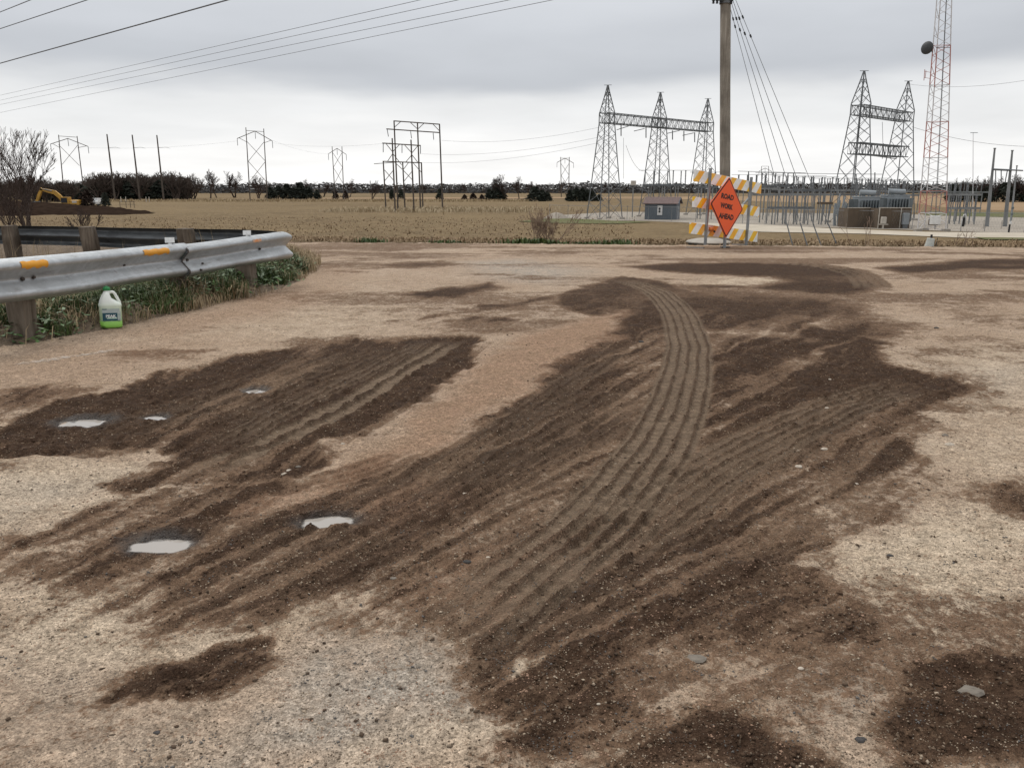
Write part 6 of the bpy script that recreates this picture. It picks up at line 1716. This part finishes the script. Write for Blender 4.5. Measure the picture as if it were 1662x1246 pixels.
def place(proto, used, loc, rz, sc, label, cat, group):
    o = proto if not used[0] else copy_tree(proto)
    used[0] = True
    o.location = loc; o.rotation_euler = (0, 0, rz); o.scale = (sc, sc, sc)
    tag(o, label, cat, group)
    return o
bare = [(bare_tree_proto(s_, 10.0, st, 5, 0.035, spread=sp), [False]) for s_, st, sp in ((3, 1, 0.6), (8, 2, 0.65), (15, 1, 0.7), (22, 3, 0.6))]
brush = [(bare_tree_proto(s_, 8.0, 7, 4, 0.045, M_bark, M_brush, 0.7, 0.1, 'brush_thicket'), [False]) for s_ in (31, 44)]
cedar = [(cedar_proto(5, 6.0, 2.0, M_cedar), [False]), (cedar_proto(9, 5.0, 2.2, M_cedar), [False]), (cedar_proto(12, 4.0, 2.0, M_rcedar), [False])]
def put(kind, k, px, ybase, ytop, label, group, Y=None):
    protos = {'b': bare, 't': brush, 'c': cedar}[kind]; h0 = {'b': (10, 10, 10, 10), 't': (8, 8), 'c': (6.0, 5.0, 4.0)}[kind][k]
    g = G(px, ybase, ZF) if Y is None else at(px, ybase, Y)
    h = at(px, ytop, g.y).z - ZF
    pr, used = protos[k]
    cat = {'b': 'tree', 't': 'thicket', 'c': 'tree'}[kind]
    o = place(pr, used, (g.x, g.y, ZF), rng.uniform(0, 6.28), h / h0, label, cat, group)
    if kind == 'c' and group: o.scale = (o.scale[0] * 1.55, o.scale[1] * 1.55, o.scale[2])
    return o
# left brush belt behind the single poles
rs = random.Random(5)
for i in range(26):
    put('t', i % 2, 128 + i * 7.4 + rs.uniform(-3, 3), 324 - rs.uniform(0, 1.6), 279 + rs.uniform(-3, 9) + (6 if i < 4 else 0), 'dense leafless brush in the dark belt behind the three single poles', 'brush belt behind the single poles')
for i in range(16):
    put('c', i % 2, 132 + i * 11 + rs.uniform(-4, 4), 323.6, 297 + rs.uniform(-5, 5), 'dark cedar inside the brush belt behind the single poles', 'cedars in the brush belt')
for i in range(14):
    put('t', i % 2, -30 + i * 11 + rs.uniform(-3, 3), 329 - rs.uniform(0, 3), 285 + rs.uniform(-4, 10), 'tangled leafless brush behind the excavator', 'brush behind the excavator')
for i in range(8):
    put('c', i % 2, 70 + i * 9 + rs.uniform(-3, 3), 327, 300 + rs.uniform(-9, 4), 'dark cedar in the brush behind the excavator', 'cedars behind the excavator')
put('c', 1, 172, 335, 314, 'dark rounded cedar standing right of the small pale vehicle', None)
put('c', 2, 143, 338, 309, 'brownish cedar standing left of the small pale vehicle', None)
put('c', 2, 133, 338, 318, 'low brown shrub right behind the excavator', None)
put('b', 0, 342, 322, 274, 'broad bare tree left of the tall H-frame pylon', None)
put('b', 1, 381, 321, 277, 'thinner bare tree just left of the tall H-frame pylon', None)
put('b', 2, 352, 321, 281, 'bare tree overlapping the broad one beside the H-frame', None)
put('b', 3, 420, 322, 284, 'spindly pale bare tree inside the tall H-frame', None)
for i, (x, yt) in enumerate(((440, 305), (452, 303), (466, 300), (478, 305), (488, 298), (501, 304), (515, 309))):
    put('c', i % 2, x, 323, yt, 'dark evergreen in the low row right of the tall H-frame', 'evergreen row right of the tall H-frame')
for i, (x, yt) in enumerate(((495, 290), (525, 295), (568, 290))):
    put('b', i, x, 320, yt, ['bare tree rising from the low evergreen row', 'small bare tree left of the smaller H-frame', 'bare tree just right of the smaller H-frame'][i], None)
put('c', 2, 545, 323, 310, 'brown shrub under the left leg of the smaller H-frame', None)
put('c', 2, 561, 323, 310, 'red-brown shrub under the right leg of the smaller H-frame', None)
put('b', 1, 604, 323, 292, 'bushy bare tree left of the clustered pole frames', None)
put('c', 0, 636, 323, 308, 'dark evergreen behind the left posts of the pole cluster', None)
put('c', 1, 651, 323, 308, 'rounded dark evergreen in the middle of the pole cluster', None)
put('c', 1, 714, 324, 307, 'dark evergreen behind the rightmost tall pole', None)
for i, x in enumerate((754, 768, 782)): put('c', 2, x, 324, 316 - i % 2 * 2, ['leftmost', 'middle', 'rightmost'][i] + ' of three low brown shrubs right of the pole cluster', 'three low brown shrubs')
for i, (x, yt) in enumerate(((794, 308), (804, 305), (815, 308), (868, 304), (880, 309), (888, 312), (925, 309), (935, 306), (945, 307), (953, 309), (962, 311), (972, 316))):
    put('c', i % 2, x, 327 if x > 850 else 325, yt, 'dark evergreen in the clumps left of the lattice gantry', 'evergreen clumps left of the gantry')
for i, (x, yt) in enumerate(((803, 288), (822, 282), (842, 286), (866, 294))):
    put('b', i, x, 325, yt, ['first bare tree left of the far small H-frame', 'tallest bare tree of the group left of the far H-frame', 'pale bare tree right of the tallest in its group', 'small bare tree nearest the far H-frame'][i], None)
for i in range(30):
    x = 570 + i * 37 + rs.uniform(-12, 12)
    if 1150 < x < 1230: continue
    put('b', i % 4, x, 314.0, 296 + rs.uniform(-5, 5), 'small bare tree in the far tree line on the horizon', 'bare trees of the far tree line')
for i in range(16):
    x = 1545 + i * 9 + rs.uniform(-3, 3)
    put('b' if i % 3 else 'c', (i % 4) if i % 3 else i % 2, x, 328, (290 if i % 3 else 306) + rs.uniform(-6, 5) - (x - 1545) * 0.03, 'tree of the dark row behind the steel pole portal', 'tree row behind the steel poles')
# far woodland mass on the horizon
def woodland():
    n = 70000
    Yw = nr.uniform(760, 980, n); X = nr.uniform(-0.75, 0.75, n) * Yw
    hh = 5.5 + 4.5 * fbm((X * 0.03).astype(np.float32), (Yw * 0.004).astype(np.float32), 4, 8) + 2.0 * fbm((X * 0.15).astype(np.float32), np.zeros(n, np.float32), 2, 19)
    Zc = ZF + nr.random(n) ** 1.5 * hh
    s = nr.uniform(0.4, 1.3, n)
    C = np.stack([X, Yw, Zc], 1)
    V = np.stack([C + nr.normal(0, 1, (n, 3)) * s[:, None] * np.array([1.5, 1.0, 0.6]) for _ in range(3)], 1)
    V[..., 2] = np.maximum(V[..., 2], ZF)
    o = mesh_np('woodland', V.reshape(-1, 3), np.arange(n * 3).reshape(-1, 3), M_woods, 'stuff')
    tag(o, 'dark band of woodland along the horizon', 'woodland')
woodland()
# big bare tree at the left behind the back guardrail
def near_tree(px, py_top, Y, seed, label, stems, depth):
    x = at(px, 380, Y).x; z = float(terrain(x, Y)); h = at(px, py_top, Y).z - z
    o = bare_tree_proto(seed, h, stems, depth, 0.0080, M_bark, M_twig, 0.46, 0.20, 'bare_tree', h * 0.013, 3)
    o.location = (x, Y, z); tag(o, label, 'tree'); return o
near_tree(50, 203, 42, 71, 'large bare many-stemmed tree at the left edge behind the guardrail', 4, 5)
near_tree(-25, 215, 44, 83, 'bare tree cut by the left edge of the picture', 3, 5)
near_tree(138, 335, 40, 90, 'low bare shrub with slanting stems right of the large bare tree', 5, 4)
near_tree(20, 300, 34, 93, 'low twiggy shrub below the large bare tree', 6, 4)
# dry bush at the road edge
def road_bush(px, top, Y, seed, label, stems, wide, depth=4, mat=M_deadbush):
    x = at(px, 390, Y).x; z = ground_z(x, Y); h = at(px, top, Y).z - z
    r = random.Random(seed); segs = []
    for k in range(stems):
        d = Vector((r.uniform(-1, 1) * wide, r.uniform(-.6, .6) * wide, 1)).normalized()
        grow(segs, Vector((r.uniform(-.25, .25) * wide, r.uniform(-.15, .15), -0.03)), d, h * r.uniform(0.25, 0.5), 0.008, depth, r, 0.35, 0.10, 0.70)
    zm = max(s[1].z for s in segs); k_ = h / zm
    segs = [(a * k_, b * k_, q * 0.9, w * 0.9) for a, b, q, w in segs]
    root = empty('dry_bush', (x, Y, z), label, 'bush')
    V, F_ = tubes_np(segs, 4, 0.0028); mesh_np('stems', V, F_, mat, 'stuff', parent=root)
road_bush(885, 330, 17.6, 3, 'wide dry leafless bush at the far road edge left of the sign', 26, 1.15, 3)
road_bush(1400, 352, 17.2, 8, 'two-stemmed dry weed at the far road edge before the brown screens', 3, 0.5, 2)
road_bush(1565, 372, 16.9, 12, 'sparse dry weeds right of the marker stub', 5, 0.8, 2)
road_bush(250, 372, 19.5, 17, 'thin dry shoots behind the back guardrail', 7, 1.2, 2, M_twig)
road_bush(690, 383, 17.4, 21, 'short dry weeds at the far road edge left of the dry bush', 4, 0.8, 2)

# ---- grass: thousands of blades as single stuff objects
def blades(name, X, Y, h, w, mat, lean=0.5, zoff=0.0, label=None, cat='grass', segs=2):
    n = len(X); Zg = ground_zv(X, Y) + zoff
    h = h * (0.45 + 1.1 * fbm(X.astype(np.float32) * 2.2, Y.astype(np.float32) * 2.2, 3, 71))
    th = nr.uniform(0, 6.283, n); ln = nr.uniform(0.1, 1, n) * lean
    dx, dy = np.cos(th), np.sin(th); px_, py_ = -dy, dx
    V = np.zeros((n, 5, 3)); O = np.stack([X, Y, Zg], 1)
    D = np.stack([dx, dy, np.zeros(n)], 1); Pp = np.stack([px_, py_, np.zeros(n)], 1); U = np.array([0, 0, 1.0])
    V[:, 0] = O - Pp * w[:, None] / 2 - U * 0.01; V[:, 1] = O + Pp * w[:, None] / 2 - U * 0.01
    mid = O + U * (h * 0.6)[:, None] + D * (h * ln * 0.35)[:, None]
    V[:, 2] = mid + Pp * w[:, None] * 0.38; V[:, 3] = mid - Pp * w[:, None] * 0.38
    V[:, 4] = O + U * (h * (1 - 0.35 * ln))[:, None] + D * (h * ln)[:, None]
    b = (np.arange(n) * 5)[:, None]
    T = np.concatenate([b + np.array([[0, 1, 2]]), b + np.array([[0, 2, 3]]), b + np.array([[3, 2, 4]])])
    o = mesh_np(name, V.reshape(-1, 3), T, mat, 'stuff')
    return tag(o, label, cat)
def verge_pts(n, lo=-5.5, clump=None, edge=(0.02, 2.5), seed=0, yr=(4.0, 16.5), xr=(-10, -1.5)):
    X = nr.uniform(xr[0], xr[1], n * 6).astype(np.float32); Y = nr.uniform(yr[0], yr[1], n * 6).astype(np.float32)
    d = sdf_poly(np.stack([X, Y], 1), vpoly)
    k = (d < -edge[0]) & (d > -edge[1])
    jg = G(181, 531); k &= ~((np.abs(X - jg.x - 0.05) < 0.17) & (Y < jg.y + 0.06))
    if clump: k &= (fbm(X * clump[0], Y * clump[0], 3, seed) + nr.uniform(-0.08, 0.08, len(X))) > clump[1]
    return X[k][:n], Y[k][:n]
X, Y = verge_pts(34000, clump=(1.9, 0.47), edge=(0.03, 1.2), seed=41, xr=(-6.5, -1.8), yr=(4.0, 11.5))
blades('green_grass', X, Y, nr.uniform(0.04, 0.19, len(X)), nr.uniform(0.005, 0.011, len(X)), M_green, 1.2, label='green spring grass along the guardrail foot')
X, Y = verge_pts(36000, clump=(1.7, 0.44), edge=(-0.07, 4.0), seed=59, xr=(-8, -1.8), yr=(4.0, 14))
blades('dead_grass', X, Y, nr.uniform(0.04, 0.22, len(X)), nr.uniform(0.003, 0.008, len(X)), M_straw, 1.7, label='dry straw-coloured grass around the guardrail posts')
X, Y = verge_pts(420, edge=(0.6, 4.0), seed=66, yr=(8, 15))
blades('tall_dead_stems', X, Y, nr.uniform(0.3, 0.72, len(X)), nr.uniform(0.004, 0.007, len(X)), M_straw, 0.55, label='tall pale dead stems between the two guardrails')
# leafy weeds near the guardrail end
def weeds(cs, name, label, hmax=0.2):
    Xs, Ys, = [], []
    for (px_, py_, sp, n) in cs:
        c = G(px_, py_)
        Xs.append(c.x + nr.normal(0, sp, n)); Ys.append(c.y + nr.normal(0, sp * 1.3, n))
    X, Y = np.concatenate(Xs), np.concatenate(Ys); n = len(X)
    z = ground_zv(X, Y) + nr.random(n) ** 1.3 * hmax
    th = nr.uniform(0, 6.283, n); s = nr.uniform(0.018, 0.045, n)
    d = np.stack([np.cos(th), np.sin(th), nr.uniform(-0.3, 0.7, n)], 1); p = np.stack([-np.sin(th), np.cos(th), nr.uniform(-0.3, 0.3, n)], 1)
    O = np.stack([X, Y, z], 1)
    V = np.stack([O - d * s[:, None], O + p * s[:, None] * 0.45, O + d * s[:, None], O - p * s[:, None] * 0.45], 1).reshape(-1, 3)
    V[:, 2] = np.maximum(V[:, 2], ground_zv(V[:, 0], V[:, 1]) + 0.002)
    o = mesh_np(name, V, np.arange(n * 4).reshape(-1, 4), M_leaf, 'stuff'); tag(o, label, 'weeds')
weeds([(375, 470, 0.13, 420), (400, 468, 0.14, 420), (430, 462, 0.12, 380), (340, 485, 0.12, 260), (455, 452, 0.10, 220), (480, 440, 0.09, 160), (275, 500, 0.12, 90), (225, 515, 0.12, 60), (110, 535, 0.15, 90), (40, 552, 0.12, 60), (75, 545, 0.12, 60)], 'leafy_weeds', 'green leafy weeds below the end of the bright guardrail', 0.13)
def edge_weeds(px_, n, sp, h, label):
    Yw = EA.y + ESL * (at(px_, 395, 16.5).x - EA.x) + 0.35
    x = at(px_, 394, Yw).x
    X = x + nr.normal(0, sp, n); Y = Yw + nr.normal(0, 0.15, n)
    blades('weed_tuft', X, Y, nr.uniform(0.3, 1, n) * h, nr.uniform(0.02, 0.045, n), M_green, 1.0, label=label, cat='weeds')
for a in ((605, 130, 0.16, 0.13, 'small green weed tuft at the far road edge near the guardrail end'), (862, 200, 0.28, 0.15, 'green weeds at the left foot of the dry bush'), (880, 160, 0.2, 0.13, 'green weeds under the dry bush'), (955, 120, 0.2, 0.10, 'low green tuft right of the dry bush'), (1002, 180, 0.15, 0.16, 'round green tuft between the dry bush and the slab'), (725, 90, 0.2, 0.09, 'tiny green tuft left of the dry bush')):
    edge_weeds(*a)
# corn stubble and field litter
n = 42000
Ys_ = 14 * np.exp(nr.random(n) * math.log(130 / 14)); Xs_ = nr.uniform(-0.85, 0.85, n) * Ys_
k = edge_e(Xs_, Ys_) > 0.25
kz = (Ys_ > 72) & (Xs_ > 0.15 * Ys_)
k &= ~kz
Xs_, Ys_ = Xs_[k], Ys_[k]
blades('corn_stubble', Xs_, Ys_, nr.uniform(0.05, 0.20, len(Xs_)) * np.clip(Ys_ / 40, 0.5, 1.4), nr.uniform(0.02, 0.07, len(Xs_)) * np.clip(Ys_ / 30, 0.4, 2.5), M_stub, 1.2, label='broken corn stubble covering the field', cat='stubble')
# pale dead grass around the pole cluster and along the far field edge
n = 5200
a, b = G(740, 341, ZF), G(600, 343, ZF)
Xs_ = np.concatenate([nr.normal(a.x, 9, n // 2), nr.uniform(b.x - 8, a.x + 16, n // 2)]); Ys_ = np.concatenate([nr.normal(a.y - 4, 6, n // 2), nr.normal(b.y, 5, n // 2)])
blades('pale_tall_grass', Xs_, Ys_, nr.uniform(0.4, 1.0, n), nr.uniform(0.08, 0.22, n), simple('pale_grass', (0.46, 0.375, 0.255), (0.33, 0.26, 0.165), 0.6, 0.9, spec=0.1), 0.7, label='pale dry grass around the foot of the pole cluster')
n = 5000
Xs_ = nr.uniform(-0.62, 0.02, n) * 290; Ys_ = nr.normal(292, 6, n)
blades('pale_field_edge_grass', Xs_, Ys_, nr.uniform(0.3, 1.1, n), nr.uniform(0.15, 0.4, n), simple('pale_edge_grass', (0.40, 0.31, 0.19), (0.28, 0.21, 0.125), 0.3, 0.9, spec=0.1), 0.7, label='pale grass strip along the far field edge')
# small sand heap in the field
c = G(903, 355, ZF)
mb = MB(); n = 18
mb.loft([[(c.x + r_ * math.cos(6.2832 * i / n) * (1 + 0.12 * math.sin(i * 2.7)), c.y + r_ * math.sin(6.2832 * i / n), ZF + z) for i in range(n)] for r_, z in ((2.1, -0.05), (1.5, 0.35), (0.8, 0.75), (0.15, 0.95))])
tag(mb.build('sand_heap', M_pad), 'small pale sand heap at the left end of the switchyard fence', 'heap')

mw, nt, b = new_mat('worn_white_paint')
v = objvec(nt); f = mrange(nt, noise(nt, v, 16.0, 6, 0.7), 0.30, 0.62)
nt.links.new(mixc(nt, f, (0.34, 0.28, 0.21), (0.54, 0.50, 0.45)), b.inputs['Base Color']); b.inputs['Roughness'].default_value = 0.9
al = math_(nt, 'MULTIPLY', f, 0.42); nt.links.new(al, b.inputs['Alpha'])
p0, p1 = G(20, 592), G(190, 569); rows = []
for k in range(41):
    q = p0 + (p1 - p0) * (k / 40); d_ = (p1 - p0).normalized(); n_ = Vector((-d_.y, d_.x, 0)) * 0.05 * (0.8 + 0.3 * math.sin(k * 1.7)) * min(1, k / 5, (40 - k) / 5)
    rows.append([Vector((w.x, w.y, ground_z(w.x, w.y) + 0.004)) for w in (q - n_, q - n_ * 0.33, q + n_ * 0.33, q + n_)])
tag(MB().loft(rows, closed=False).build('road_marking', mw), kind='structure')
